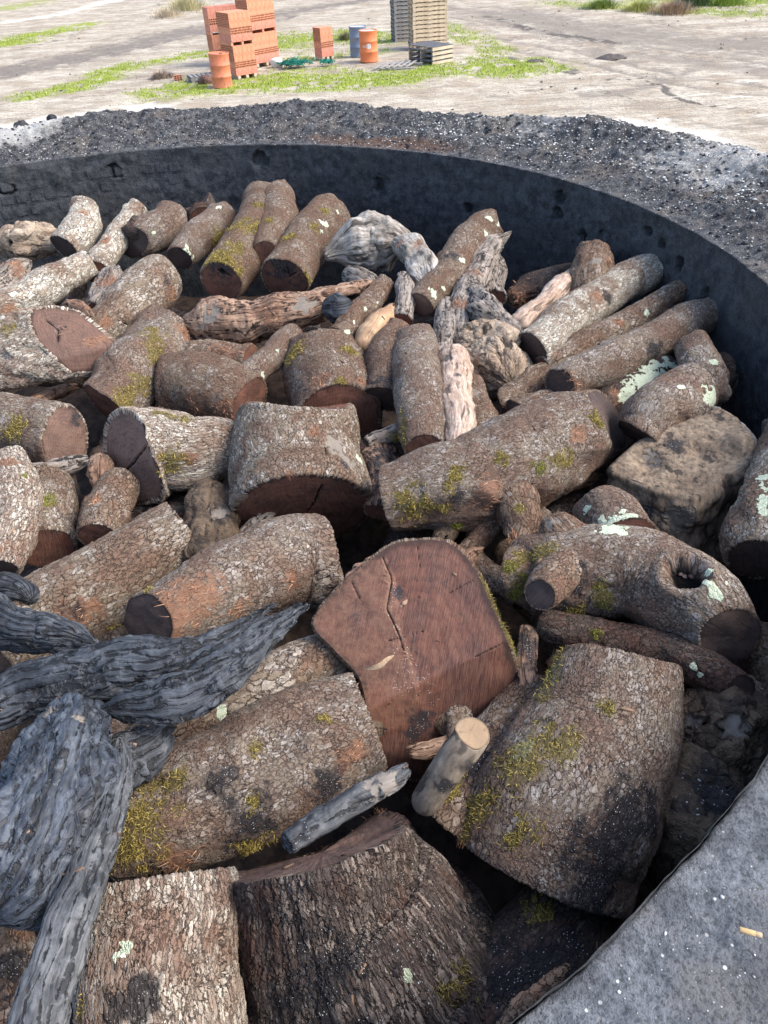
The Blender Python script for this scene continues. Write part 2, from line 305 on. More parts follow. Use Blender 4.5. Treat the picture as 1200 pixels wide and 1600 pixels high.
def body(parent, org, st, mat, e0, e1, feats=(), cf=(), flat=(1, 1), lump=.05, flute=.0, facet=None, knob=0, name='bark', stepx=1.45, seed=None, gnarl=0):
    SEED[0] += 1; seed = seed or SEED[0]
    st = [tuple(map(float, s)) for s in st]
    if mat in BARKS:
        e0 = dict(t='cut', f='dred', r_=-.22, soft=1) if e0 is RD else e0; e1 = dict(t='cut', f='dred', r_=-.22, soft=1) if e1 is RD else e1
    C = []; Rr = []
    for i, (u, v, top, w) in enumerate(st):
        a = st[max(i-1, 0)]; b = st[min(i+1, len(st)-1)]; d2 = np.array([b[0]-a[0], b[1]-a[1]]); d2 = d2/max(np.hypot(*d2), 1e-6); perp = np.array([-d2[1], d2[0]])
        rad = np.array([u-600, v-800]); al = math.cos(math.atan(np.hypot(*rad)/FPX)); rad = rad/max(np.hypot(*rad), 1)
        kf = 1-(1-al)*abs(perp@rad)**2; z = top-.1
        for _ in range(4): p = at(u, v, z); R = w/2*((p-CAM)@CF)/FPX*kf; z = top-R*flat[1]*.9
        C.append(at(u, v, z)); Rr.append(R)
    LOGPTS.append((C, Rr))
    n0 = 160; fine = catmull(np.c_[np.array(C), np.array(Rr)], n0); Cf, Rf = fine[:, :3], np.maximum(fine[:, 3], .004)
    big = .5 if Rf.mean() > .13 else 1.6; tt_ = np.linspace(0, 1, n0)*len(st); wob_ = np.stack([vn(np.c_[tt_*1.1, tt_*0+seed*2.3, tt_*0+k*7.7], seed+k) for k in range(3)], -1); Cf = Cf+wob_*(Rf.mean()*(.13 if mat in BARKS else .15)*big)*np.array([1, 1, .5]); Rf = Rf*(1+.06*big*vn(np.c_[tt_*1.6, tt_*0+3.3, tt_*0], seed+8))
    seg = np.linalg.norm(np.diff(Cf, axis=0), axis=1); S = np.concatenate([[0], np.cumsum(seg)]); L = S[-1]
    T = nrm(np.gradient(Cf, axis=0)); W0 = nrm(CAM-Cf[0]); U = nrm(np.cross(T[0], W0)); Us = [U]
    for i in range(1, n0): U = nrm(U-T[i]*(T[i]@U)); Us.append(U)
    Us = np.array(Us); Vs = nrm(np.cross(Us, T))
    wmax = max(s[3] for s in st); lp = sum(math.hypot(b[0]-a[0], b[1]-a[1]) for a, b in zip(st[:-1], st[1:]))+wmax*.5
    m = int(np.clip(math.pi*wmax*.64/stepx, 36, 560)); N = int(np.clip(lp*.64/stepx, 16, 420))
    th = np.linspace(0, 2*np.pi, m, endpoint=False)
    def endoff(i, e, sgn):
        e = e or {}; W_ = nrm(CAM-Cf[i]); n = nrm(sgn*T[i])
        if e.get('r_') is not None: Tp = nrm(sgn*T[i]-W_*(sgn*T[i]@W_)); n = nrm(math.sqrt(1-e['r_']**2)*Tp+e['r_']*W_)
        n = nrm(n+np.array(e.get('n', (0, 0, 0)), float))
        for _q in range(40):
            if n@(sgn*T[i]) >= .54: break
            n = nrm(n+sgn*T[i]*.06)
        rad = Rf[i]*(np.cos(th)[:, None]*Us[i]*flat[0]+np.sin(th)[:, None]*Vs[i]*flat[1]); dn = T[i]@n
        a = -(rad@n)/(dn if abs(dn) > .15 else .15*np.sign(dn)); lim = 2.6*Rf[i]; return np.clip(a, -lim, lim), n
    o0, nn0 = endoff(0, e0, -1); o1, nn1 = endoff(n0-1, e1, 1)
    s0 = o0.copy(); s1 = L+o1
    cth = np.c_[np.cos(th), np.sin(th), np.full(m, seed*1.7)]
    for e, sg in ((e0, 0), (e1, 1)):
        if e and e.get('t') == 'jag':
            J = e.get('j', .05); j = J*(np.abs(vn(cth*3.1, seed+9))*.8+np.abs(vn(cth*9.0, seed+2))*.7+np.abs(vn(cth*27, seed+4))*.4)
            if sg: s1 = s1+j-J*.5
            else: s0 = s0-j+J*.5
    t = np.linspace(0, 1, N); G = s0[None]+(s1-s0)[None]*t[:, None]; Gc = np.clip(G, 0, L)
    ip = lambda A: np.stack([np.interp(Gc, S, A[:, k]) for k in range(3)], -1)
    Cg, Tg, Ug, Vg = ip(Cf), ip(T), ip(Us), ip(Vs); Rg = np.interp(Gc, S, Rf); Cg = Cg+Tg*(G-Gc)[..., None]
    Rm = Rf.mean(); rest = np.stack([Rm*np.cos(th)[None]+0*G, Rm*np.sin(th)[None]+0*G, G], -1)+np.array([seed*3.1, seed*1.3, seed*.7]); rf = rest.reshape(-1, 3)
    lump = lump*1.35; fac = 1+lump*(1.3*fbm(rf*(.5/Rm), 2, seed)+.8*fbm(rf*(1.4/Rm), 3, seed+1)).reshape(N, m)
    if mat in BARKS:
        kr = np.random.default_rng(seed); fac = fac+.010*fbm(rf*55, 2, seed+12).reshape(N, m)
        for _k in range(kr.integers(2, 6)):
            ta, sa, wr, hh = kr.uniform(0, 6.28), kr.uniform(.05, .95)*L, kr.uniform(.18, .42)*Rm, kr.uniform(.05, .16)*big
            da = np.abs((th[None]-ta+math.pi) % (2*math.pi)-math.pi)*Rm; dd = np.sqrt(da**2+(G-sa)**2)/wr; fac = fac+hh*np.exp(-dd**2*1.6)-hh*.55*np.exp(-(dd/.42)**2)
    if flute: fac = fac+flute*(1-2*np.abs(fbm(rf*np.array([2.6/Rm, 2.6/Rm, .30/Rm]), 4, seed+5, .65))).reshape(N, m)
    if facet is None and mat not in BARKS and mat not in ('tan', 'smooth', 'pink'): facet = (5, .70)
    if facet is None and mat in BARKS: facet = (4, .90)
    if facet:
        fr = np.random.default_rng(seed+77); cut = np.full((N, m), 9.)
        for _k in range(facet[0]):
            ph = fr.uniform(0, 6.28)+1.1*vn(np.stack([G[:, 0]*(.8/Rm), G[:, 0]*0+_k*3.1, G[:, 0]*0+seed], -1), seed+_k)[:, None]; dk = fr.uniform(facet[1], 1.05)+.16*(1-facet[1])*3*vn(np.stack([G[:, 0]*(.9/Rm), G[:, 0]*0+_k*5.7, G[:, 0]*0+9], -1), seed+_k)[:, None]
            cs_ = np.cos(th[None]-ph); cut = np.minimum(cut, np.where(cs_ > .15, dk/np.maximum(cs_, .15), 9))
        fac = fac*np.minimum(1.0, cut+.0)
    if gnarl: g = fbm(rf*np.array([2.1/Rm, 2.1/Rm, 1.2/Rm]), 4, seed+6, .6).reshape(N, m); fac = fac+gnarl*(1-2.6*np.abs(g))
    for e, dist in ((e0, G-s0[None]), (e1, s1[None]-G)):
        if not e: continue
        ty = e.get('t', 'cut')
        if ty == 'round': lr = e.get('r', .8)*Rm; x = np.clip(dist/lr, 0, 1); fac = fac*np.sqrt(np.clip(1-(1-x)**2, .0004, 1))
        elif ty == 'jag': lr = e.get('r', 1.6)*Rm; x = np.clip(dist/lr, 0, 1); fac = fac*(e.get('tip', .35)+(1-e.get('tip', .35))*x)
        else: fac = fac-(.02 if not e.get('soft') else .0)*np.exp(-(dist/(.010))**2)-(.07*np.clip(1-dist/(.22*Rm), 0, 1)**2 if e.get('soft') else 0)+.02*np.exp(-((dist-.02)/.02)**2)*(vn(np.stack([rest[..., 0]*90, rest[..., 1]*90, rest[..., 2]*0+3], -1).reshape(-1, 3), seed).reshape(N, m))
    rdir = np.cos(th)[None, :, None]*Ug*flat[0]+np.sin(th)[None, :, None]*Vg*flat[1]
    P = Cg+rdir*(Rg*fac)[..., None]; N3 = nrm(rdir).reshape(-1, 3); Tfl = nrm(Tg).reshape(-1, 3)
    P2, Mk, jobs = feats_apply(P.reshape(-1, 3), rf, N3, [f for f in feats], None, seed)
    P = P2.reshape(N, m, 3)
    def lip(ring, n): c = ring.mean(0); return c+(ring-c)*.90-n*.006
    a0 = lip(P[0], nn0); a1 = lip(P[-1], nn1)
    Vv = np.concatenate([a0, P.reshape(-1, 3), a1]); ex = lambda A: np.concatenate([A[:m], A, A[-m:]])
    rsc = np.random.default_rng(seed+5).uniform(.68, 1.25) if mat in BARKS else 1.0
    me = mesh_np(name, Vv-org, grid_faces(N+2, m), {'rest': ex(rf*rsc), 'maskA': ex(Mk[:, :4]), 'maskB': ex(Mk[:, 4:])})
    o = obj(name, me, M[mat], parent)
    strands(P2, N3, Tfl, jobs, parent, org)
    rr = rest
    for e, ring, rst, n, fl in ((e0, P[0], rr[0], nn0, True), (e1, P[-1], rr[-1], nn1, False)):
        ty = (e or {}).get('t', 'cut')
        if ty == 'cut': cap_mesh(ring, rst, n, 0, fl, [f for f in cf] if (e or {}).get('f') else [], parent, org, (e or {}).get('f', 'dred'), seed+31, (e or {}).get('label'))
        elif ty == 'jag': cap_mesh(lip(ring, n*.5) if False else ring, rst, n, 0, fl, [], parent, org, e.get('f', mat), seed+31)
    return o, Cf, Rf
GRP = 'logs and stumps piled inside the kiln'
def log(name, cat, label, st, mat, e0=None, e1=None, feats=(), cf=(), **kw):
    a = at(st[len(st)//2][0], st[len(st)//2][1], st[len(st)//2][2]-.15); t = thing(name, label, cat, a, 0, GRP if 'group' not in kw else kw.pop('group'))
    body(t, a, st, mat, e0, e1, feats, cf, **kw); return t, a
def C(f='dred', k=None, **kw): return dict(t='cut', f=f, r_=k, **kw)
RD = dict(t='round')
def J(j=.05, **kw): return dict(t='jag', j=j, **kw)
def prism(name, cat, label, poly, zc, nvec, ext, mat, fmat, feats=(), cf=(), lump=.03, taper=1.0, flabel=None, stepx=1.6, sharp=False):
    """a stump whose sawn face has the given outline: face plane through the outline's centre, body extruded along ext"""
    SEED[0] += 1; seed = SEED[0]; pl = np.array(poly, float); cu, cv = pl.mean(0); c0 = at(cu, cv, zc); n = nrm(nvec)
    W = [];
    for u, v in pl: d = ray(u, v); W.append(CAM+d*(((c0-CAM)@n)/(d@n)))
    W = np.array(W); per = sum(np.hypot(*(pl[i]-pl[i-1])) for i in range(len(pl))); m = int(np.clip(per*.64/stepx, 60, 700))
    E = closed(W, m)
    if sharp: t_ = np.linspace(0, len(W), m, endpoint=False); i_ = t_.astype(int); f_ = (t_-i_)[:, None]; E = .75*(W[i_]*(1-f_)+W[(i_+1) % len(W)]*f_)+.25*E
    c = E.mean(0); ext = np.array(ext, float); Lx = np.linalg.norm(ext)
    # orient: ring must turn so that grid_faces normals point outwards
    area = sum(np.cross(E[i]-c, E[(i+1) % m]-c) for i in range(m))
    if area@ext > 0: E = E[::-1]
    zc_ = (c-CAM)@CF; N = int(np.clip(Lx*FPX/zc_*.64/stepx, 12, 260)); t = np.linspace(0, 1, N)
    ax = nrm(np.cross(n, [0.1, .2, 1])); ay = np.cross(n, ax)
    rad = nrm(E-c); P = E[None]+ext[None, None]*t[:, None, None]-(E-c)[None]*((1-taper)*t[:, None, None])
    rest = np.stack([((E-c)@ax)[None]+0*t[:, None], ((E-c)@ay)[None]+0*t[:, None], t[:, None]*Lx+0*E[None, :, 0]], -1)+np.array([seed*3.1, seed*1.3, seed*.7]); rf = rest.reshape(-1, 3)
    N3 = np.repeat(rad[None], N, 0).reshape(-1, 3); P = P.reshape(-1, 3)+N3*((fbm(rf*9, 3, seed)*lump*1.2+fbm(rf*30, 2, seed+1)*lump*.35)*np.repeat(ss(0, .08, t), m))[:, None]
    def fold(Q, wgt):
        for f in [f for f in cf if f[0] == 'fold']:
            ha, hb = [CAM+ray(u_, v_)*(((c0-CAM)@n)/(ray(u_, v_)@n)) for u_, v_ in ((f[1], f[2]), (f[4], f[5]))]; sdv = np.cross(n, nrm(hb-ha))*f[6]
            dd = np.maximum((Q-ha)@sdv, 0); Q = Q-n*((dd*f[3]/100)*wgt)[:, None]
        return Q
    folds = [f for f in cf if f[0] == 'fold']; cf = [f for f in cf if f[0] != 'fold']+[0]*0; _c2 = list(cf); cf = folds; P = fold(P, np.repeat(1-t, m)); ffold = folds
    org = c+ext*.5; th_ = thing(name, label, cat, org, 0, GRP)
    P, Mk, jobs = feats_apply(P, rf, N3, feats, None, seed); Pg = P.reshape(N, m, 3)
    a0 = Pg[0].mean(0)+(Pg[0]-Pg[0].mean(0))*.93+nrm(ext)*.006
    V = np.concatenate([a0, P]); ex = lambda A: np.concatenate([A[:m], A])
    me = mesh_np('bark', V-org, grid_faces(N+1, m), {'rest': ex(rf), 'maskA': ex(Mk[:, :4]), 'maskB': ex(Mk[:, 4:])}); obj('bark', me, M[mat], th_)
    strands(P, N3, np.repeat(nrm(ext)[None], len(P), 0), jobs, th_, org)
    cen = c
    oc = cap_mesh(E*1.0, rest[0], n, 0, True, _c2, th_, org, fmat, seed+31, flabel)
    nv = len(oc.data.vertices); q_ = np.empty(nv*3, np.float32); oc.data.vertices.foreach_get('co', q_); q_ = fold(q_.reshape(-1, 3)+org, np.ones(nv))-org; oc.data.vertices.foreach_set('co', q_.astype(np.float32).reshape(-1)); oc.data.update()
    cf = []
    cap_mesh(Pg[-1], rest[-1], -n, 0, False, [], th_, org, fmat, seed+32)
    return th_, org
# ------------------------------------------------------------------ ground of the yard
def G(u, v, z=GZ): return at(u, v, z)
def polydist(X, pts):
    d = np.full(len(X), 1e9)
    for a, b in zip(pts[:-1], pts[1:]):
        a = np.array(a); b = np.array(b); ab = b-a; t = np.clip(((X-a)@ab)/(ab@ab), 0, 1); d = np.minimum(d, np.linalg.norm(X-(a+t[:, None]*ab), axis=1))
    return d
def line(px): return [G(u, v)[:2] for u, v in px]
def build_ground():
    az = np.concatenate([np.linspace(-math.pi, -.75, 60, endpoint=False), np.linspace(-.75, .75, 620, endpoint=False), np.linspace(.75, math.pi, 60, endpoint=False)])
    r = np.concatenate([np.linspace(1, 11, 12, endpoint=False), np.geomspace(11, 110, 420), np.geomspace(120, 900, 14)])
    A, R = np.meshgrid(az, r); X = np.stack([R*np.sin(A), R*np.cos(A)], -1).reshape(-1, 2); X3 = np.c_[X, np.zeros(len(X))]
    n1 = fbm(X3*.35, 4, 50); n2 = fbm(X3*1.7, 3, 51); n3 = fbm(X3*5, 2, 52); z = GZ+n1*.05+n2*.025+n3*.012
    far = ss(60, 140, np.linalg.norm(X, axis=1)); z = z+far*1.5*fbm(X3*.02, 2, 60)**2
    grass = np.zeros(len(X)); dark = np.zeros(len(X)); tr = np.zeros(len(X)); white = np.zeros(len(X))
    wx = X+np.stack([n1, n2], -1)*.8
    def paint(arr, px, w, s=1.0, e=.8): d = polydist(wx, line(px)); arr[:] = np.maximum(arr, s*ss(w*(1+e), w*(1-e), d+(n2*.9+n3*.6+n1*.5)*w*1.2))
    paint(grass, [(60, 150), (100, 140), (200, 105), (310, 85)], 1.0, .95); paint(dark, [(0, 150), (90, 160), (200, 140), (260, 150)], .7, .5); paint(grass, [(280, 140), (330, 136), (450, 125), (560, 126), (640, 120), (700, 108), (790, 106)], 1.5, 1.1)
    paint(grass, [(420, 72), (440, 62), (520, 56), (600, 60)], 1.7, .9); paint(grass, [(700, 40), (720, 60)], 1.0, .6); paint(grass, [(420, 118), (520, 128), (640, 128)], .6, .9); paint(grass, [(450, 92), (600, 80)], .8, .6); paint(grass, [(690, 60), (760, 70), (740, 105)], .7, .6); paint(grass, [(0, 68), (60, 52), (140, 38)], 1.1, 1.0)
    paint(grass, [(0, 14), (60, 2)], 1.6, .7); paint(grass, [(280, 140), (420, 145), (560, 138)], .3, .6); paint(grass, [(880, 5), (1050, 15), (1200, 22)], 1.6, .65); paint(grass, [(1060, 2), (1200, 2)], 2.5, .9)
    paint(tr, [(-80, 130), (0, 112), (130, 88), (240, 62), (320, 45), (450, 20), (560, 2)], 1.1, 1.2); paint(dark, [(0, 108), (130, 84), (240, 58), (320, 40)], .25, .45); paint(tr, [(780, 20), (900, 45), (1050, 62), (1250, 75)], 1.9, .9); paint(tr, [(900, 80), (1050, 92), (1230, 120)], .5, .7); paint(tr, [(900, 150), (1000, 140), (1100, 100), (1200, 95)], .18, .7); paint(tr, [(640, 5), (800, 25), (880, 40)], .8, .5)
    paint(tr, [(1000, 90), (1200, 60)], .25, .5); paint(tr, [(760, 110), (1000, 95)], .4, .3)
    paint(dark, [(850, 105), (900, 118), (960, 125), (1010, 123), (1060, 150), (1100, 165), (1200, 178)], .22, .9); paint(dark, [(770, 25), (830, 45), (900, 58), (960, 65)], .7, .8); paint(dark, [(780, 90), (840, 105), (900, 110)], .4, .7); paint(dark, [(840, 150), (940, 140), (1000, 160)], .4, .5)
    paint(dark, [(740, 150), (820, 138)], .22, .5); paint(dark, [(20, 80), (120, 50), (200, 22), (260, 0)], .5, .55); paint(dark, [(120, 130), (260, 110), (310, 125)], .6, .5); paint(dark, [(330, 128), (440, 105), (560, 110), (660, 100)], .5, .5)
    paint(white, [(-30, 205), (60, 188), (250, 168)], .5, .9); paint(white, [(0, 35), (100, 20), (180, 0)], .5, 1.0); paint(white, [(960, 188), (1100, 205), (1200, 240)], .4, .9); paint(dark, [(1100, 30), (1200, 45)], .7, .5)
    for du in (0, 14): paint(tr, [(690, 8+du), (820, 30+du), (980, 52+du), (1230, 92+du)], .16, .9); paint(tr, [(760, 60+du), (900, 84+du), (1060, 118+du), (1240, 140+du)], .13, .8); paint(tr, [(-60, 118+du), (130, 80+du), (320, 38+du), (460, 12+du)], .13, 1.3); paint(tr, [(0, 158+du*.6), (140, 128+du*.6), (260, 118+du*.6)], .10, .7)
    z = z-tr*.03
    bk = ss(-.25, .25, n2+n3*.8); dark = dark*(.25+.75*bk); grass = grass*ss(-.35, .15, n3+n2*.6+.1)
    att = np.stack([grass, dark, tr, white], -1)
    V = np.c_[X, z+grass*.01]; F = grid_faces(len(r), len(az))[:, ::-1]
    me = mesh_np('ground', V, F, {'paint': att}); B = NB('yard_ground'); T = B.n('NewGeometry').outputs['Position']
    a = B.attr('paint'); p = B.sep(a.outputs['Vector']); na = B.noise(T, .8, 6, .65).outputs[0]; nb = B.noise(T, 6, 5, .7).outputs[0]; nc = B.noise(B.scale(T, (1, .5, 1)), 22, 4, .7).outputs[0]
    col = B.mix(B.step(na, .35, .65), (.36, .295, .22), (.53, .47, .38)); mpn = B.n('Mapping'); B.l(T, mpn.inputs[0]); mpn.inputs['Rotation'].default_value = (0, 0, -.55); mpn.inputs['Scale'].default_value = (.22, 1.2, 1); nd = B.noise(mpn.outputs[0], 2.2, 7, .78).outputs[0]; ne = B.noise(mpn.outputs[0], 9, 6, .75).outputs[0]; col = B.mix(B.math('MULTIPLY', B.step(ne, .50, .62), .6), col, (.15, .13, .105)); col = B.mix(B.math('MULTIPLY', B.step(nd, .44, .34), .7), col, (.70, .66, .58)); col = B.mix(B.math('MULTIPLY', B.step(nb, .52, .66), .65), col, (.27, .235, .19)); col = B.mix(B.math('MULTIPLY', B.step(nc, .54, .66), .65), col, (.16, .14, .115)); col = B.mix(B.math('MULTIPLY', B.step(nd, .50, .64), .6), col, (.22, .195, .165))
    col = B.mix(B.math('MULTIPLY', p[2], .85), col, B.mix(nb, (.13, .11, .095), (.27, .235, .20)))
    col = B.mix(B.math('MULTIPLY', B.step(B.math('ADD', p[1], B.math('MULTIPLY', nb, .9)), .75, 1.15), .9), col, (.10, .09, .08))
    col = B.mix(B.math('MULTIPLY', a.outputs['Alpha'], .8), col, (.66, .62, .55))
    col = B.mix(B.step(B.math('ADD', p[0], B.math('MULTIPLY', B.math('ADD', nc, nb), .8)), .95, 1.65), col, B.mix(nc, (.14, .17, .03), (.36, .42, .08)))
    B.bump(B.math('ADD', nb, B.math('MULTIPLY', nc, .5)), .05); obj('ground', me, B.fin(col, .95, .1), None, 'structure')
    # grass blades on the green patches
    nf = np.linalg.norm(X, axis=1); c = np.where((grass > .45) & (np.abs(A.reshape(-1)) < .72) & (nf < 45) & (nf > 11))[0]
    n = 26000; k = rng.choice(c, n, p=(nf[c]**1.2)/(nf[c]**1.2).sum()); p0 = V[k]+np.c_[rng.normal(0, .08, (n, 2)), np.zeros(n)]; h = rng.uniform(.02, .07, n); a_ = rng.uniform(0, 6.28, n); w = .012
    sd_ = np.c_[np.cos(a_), np.sin(a_), 0*a_]*w; tip = p0+np.c_[rng.normal(0, .03, (n, 2)), h]
    Vb = np.stack([p0-sd_, p0+sd_, tip], 1).reshape(-1, 3); o = obj('grass', mesh_np('grass', Vb, np.arange(3*n).reshape(-1, 3), smooth=False), flatmat('grass_blade', (.15, .20, .03), (.42, .50, .10)), None, 'stuff'); o['label'] = 'short bright green grass patches growing across the sandy yard'; o['category'] = 'grass'
build_ground()
def tuft(name, label, u, v, n, hgt, spread, c1, c2, seed, lean=.35):
    r = np.random.default_rng(seed); b = G(u, v); th_ = thing(name, label, 'plant', b); ang = r.uniform(0, 6.28, n); rad = np.abs(r.normal(0, spread, n)); p0 = np.c_[rad*np.cos(ang), rad*np.sin(ang), np.full(n, -.03)]
    h = hgt*r.uniform(.45, 1, n)*np.exp(-(rad/(spread*2.2))**2); d = np.c_[np.cos(ang)*lean+r.normal(0, .25, n), np.sin(ang)*lean+r.normal(0, .25, n), np.ones(n)]; d = nrm(d)
    w = np.c_[-np.sin(ang), np.cos(ang), 0*ang]*.012; mid = p0+d*(h*.6)[:, None]; tip = mid+nrm(d+np.c_[r.normal(0, .4, (n, 2)), np.full(n, -.2)])*(h*.4)[:, None]
    V = np.stack([p0-w, p0+w, mid+w*.8, mid-w*.8, tip], 1).reshape(-1, 3); i = np.arange(n)*5; F4 = np.stack([i, i+1, i+2, i+3], -1); F3 = np.stack([i+3, i+2, i+4], -1)
    obj('stems', mesh_np('stems', V, [F4, F3], smooth=False), flatmat(name+'_m', c1, c2), th_, 'stuff')
tuft('dry_reed_clump', 'tall straw coloured reed clump at the top edge beside the orange brick stacks', 292, 16, 900, 1.0, .75, (.28, .25, .12), (.62, .56, .34), 1)
tuft('dry_reed_clump', 'straw coloured reed clump on the verge, left of the taller reeds', 262, 26, 500, .55, .6, (.3, .24, .16), (.6, .5, .36), 2)
tuft('dry_bush', 'small round dry brown bush left of the grey pallet on the ground', 254, 122, 700, .38, .22, (.22, .16, .13), (.5, .42, .34), 3, .8)
tuft('dark_bush', 'dark weed bush hidden behind the blue drum', 541, 62, 400, .45, .2, (.10, .10, .05), (.3, .3, .16), 4, .6)
for i, (u, v, hh, l, c1, c2) in enumerate([(940, 12, .6, 'green leafy weed bush on the far verge, leftmost of the verge bushes', (.08, .13, .03), (.34, .40, .12)), (1000, 16, .6, 'low pale yellow green weed clump on the far verge', (.25, .25, .06), (.5, .5, .2)), (1050, 20, .75, 'brown dried weed bush on the far verge', (.2, .14, .09), (.46, .34, .24)), (1085, 8, .9, 'dark green bush at the top edge of the verge', (.03, .07, .03), (.16, .22, .10)), (1135, 8, .7, 'bright green bush at the top right of the verge', (.1, .18, .03), (.36, .46, .1))]):
    tuft('verge_bush', l, u, v, 900, hh, .55, c1, c2, 10+i, .7)
for i, (u, v, s) in enumerate([(955, 90, .35), (835, 96, .25)]):
    t = thing('earth_clod', ['small dark heap of soil alone on the pale track at the right', 'small dark charcoal clod on pale ground right of the pallets'][i], 'clod', G(u, v))
    a = np.linspace(0, 2*np.pi, 28, endpoint=False); rr_ = np.linspace(1, .02, 9); Vx = np.array([[s*r_*math.cos(x)*1.4, s*r_*math.sin(x), .32*s*(1-r_**2)-.02] for r_ in rr_ for x in a]); Vx += .18*s*fbm(Vx*7, 3, i)[:, None]*np.array([.5, .5, .7]); obj('soil', mesh_np('soil', Vx, grid_faces(9, 28)), plain('clod_soil', (.05, .045, .04), (.12, .1, .09)), t)
def debris():
    r = np.random.default_rng(31); n = 2600; a = r.uniform(-.6, .6, n); d = 12+30*r.random(n)**1.4; x = d*np.sin(a); y = d*np.cos(a)
    p = np.c_[x, y, np.full(n, GZ+.005)]; k = fbm(p*.5, 3, 71) > -.02; p = p[k]; s_ = .010+.05*r.random(len(p))**4
    o = rocks('ground_debris', p, s_, flatmat('ground_debris', (.06, .05, .04), (.42, .38, .32)), None, 3, 'small stones and dark bits of wood scattered over the sandy yard', np.zeros(3)); o['category'] = 'debris'
# ------------------------------------------------------------------ the kiln: wall, exposed bricks, soot covered earth on top
def sootmat(name, base, c2, brown, fleck, disp_, fsc=70, blue=1, fl2=160, white=.62):
    B = NB(name); T = B.n('NewGeometry').outputs['Position']; a = B.attr('paint'); p = B.sep(a.outputs['Vector'])
    n1 = B.noise(T, 1.6, 5, .65).outputs[0]; n2 = B.noise(T, 14, 5, .7).outputs[0]; n3 = B.noise(T, 90, 4, .75).outputs[0]
    col = B.mix(B.step(n2, .36, .64), base, c2); col = B.mix(B.math('MULTIPLY', B.step(B.noise(T, 3.5, 6, .72).outputs[0], .50, .62), .65), col, brown)
    col = B.mix(B.step(n3, .35, .55), B.mix(.6, col, (.012, .012, .014)), col)
    col = B.mix(B.math('MULTIPLY', B.step(B.math('ADD', p[0], B.math('MULTIPLY', n2, .8)), .65, 1.1), .85), col, (.60, .59, .56))
    col = B.mix(B.math('MULTIPLY', B.step(B.math('ADD', p[1], B.math('MULTIPLY', n2, .8)), .7, 1.1), .8), col, (.13, .075, .05))
    for sc, thr in ((fsc, fleck), (fl2, fleck+.02)):
        V = B.vor(T, sc); c = B.sep(V.outputs['Color']); f = B.math('MULTIPLY', B.step(V.outputs['Distance'], .34, .20), B.step(B.math('ADD', c[0], B.math('MULTIPLY', n1, .18)), thr+.10, thr+.13))
        col = B.mix(f, col, B.mix(c[1], (.30, .29, .27), (white, white, white*.96)))
    B.bump(B.math('ADD', B.math('MULTIPLY', n2, .7), B.math('MULTIPLY', n3, .5)), disp_); return B.fin(col, .8, .3)
M['earth'] = sootmat('soot_earth', (.035, .036, .040), (.15, .15, .155), (.17, .145, .12), .80, .05, 55, 1, 130, .6)
M['rim'] = sootmat('soot_cement', (.078, .085, .096), (.175, .185, .200), (.10, .095, .09), .93, .016, 75, 1, 190, .60)
M['wall'] = sootmat('tarred_wall', (.032, .036, .042), (.082, .088, .098), (.062, .064, .066), .985, .02, 90, 1, 200, .35)
kiln = thing('charcoal_kiln', 'round brick charcoal kiln with tarred black inside wall and soot covered earth on its rim', 'kiln', (KC[0], KC[1], GZ))
korg = np.array([KC[0], KC[1], GZ])
ang = np.concatenate([np.radians(np.linspace(-72, -36, 900, endpoint=False)), np.radians(np.linspace(-36, 150, 900, endpoint=False)), np.radians(np.linspace(150, 288, 160, endpoint=False))])
outp = [(-60, 214), (0, 200), (120, 180), (250, 166), (400, 161), (560, 160), (680, 170), (850, 174), (1000, 190), (1200, 226)]
oa, orr = [], []
for u, v in outp: q = at(u, v, .12)[:2]-KC; oa.append(math.atan2(q[1], q[0])); orr.append(np.hypot(*q))
oi = np.argsort(oa); oa = np.array(oa)[oi]; orr = np.array(orr)[oi]
def rout(a): return np.interp(a, np.concatenate([[-1.3, -.2], oa, [2.4, 5.1]]), np.concatenate([[4.9, 4.9], orr, [4.7, 4.9]]))
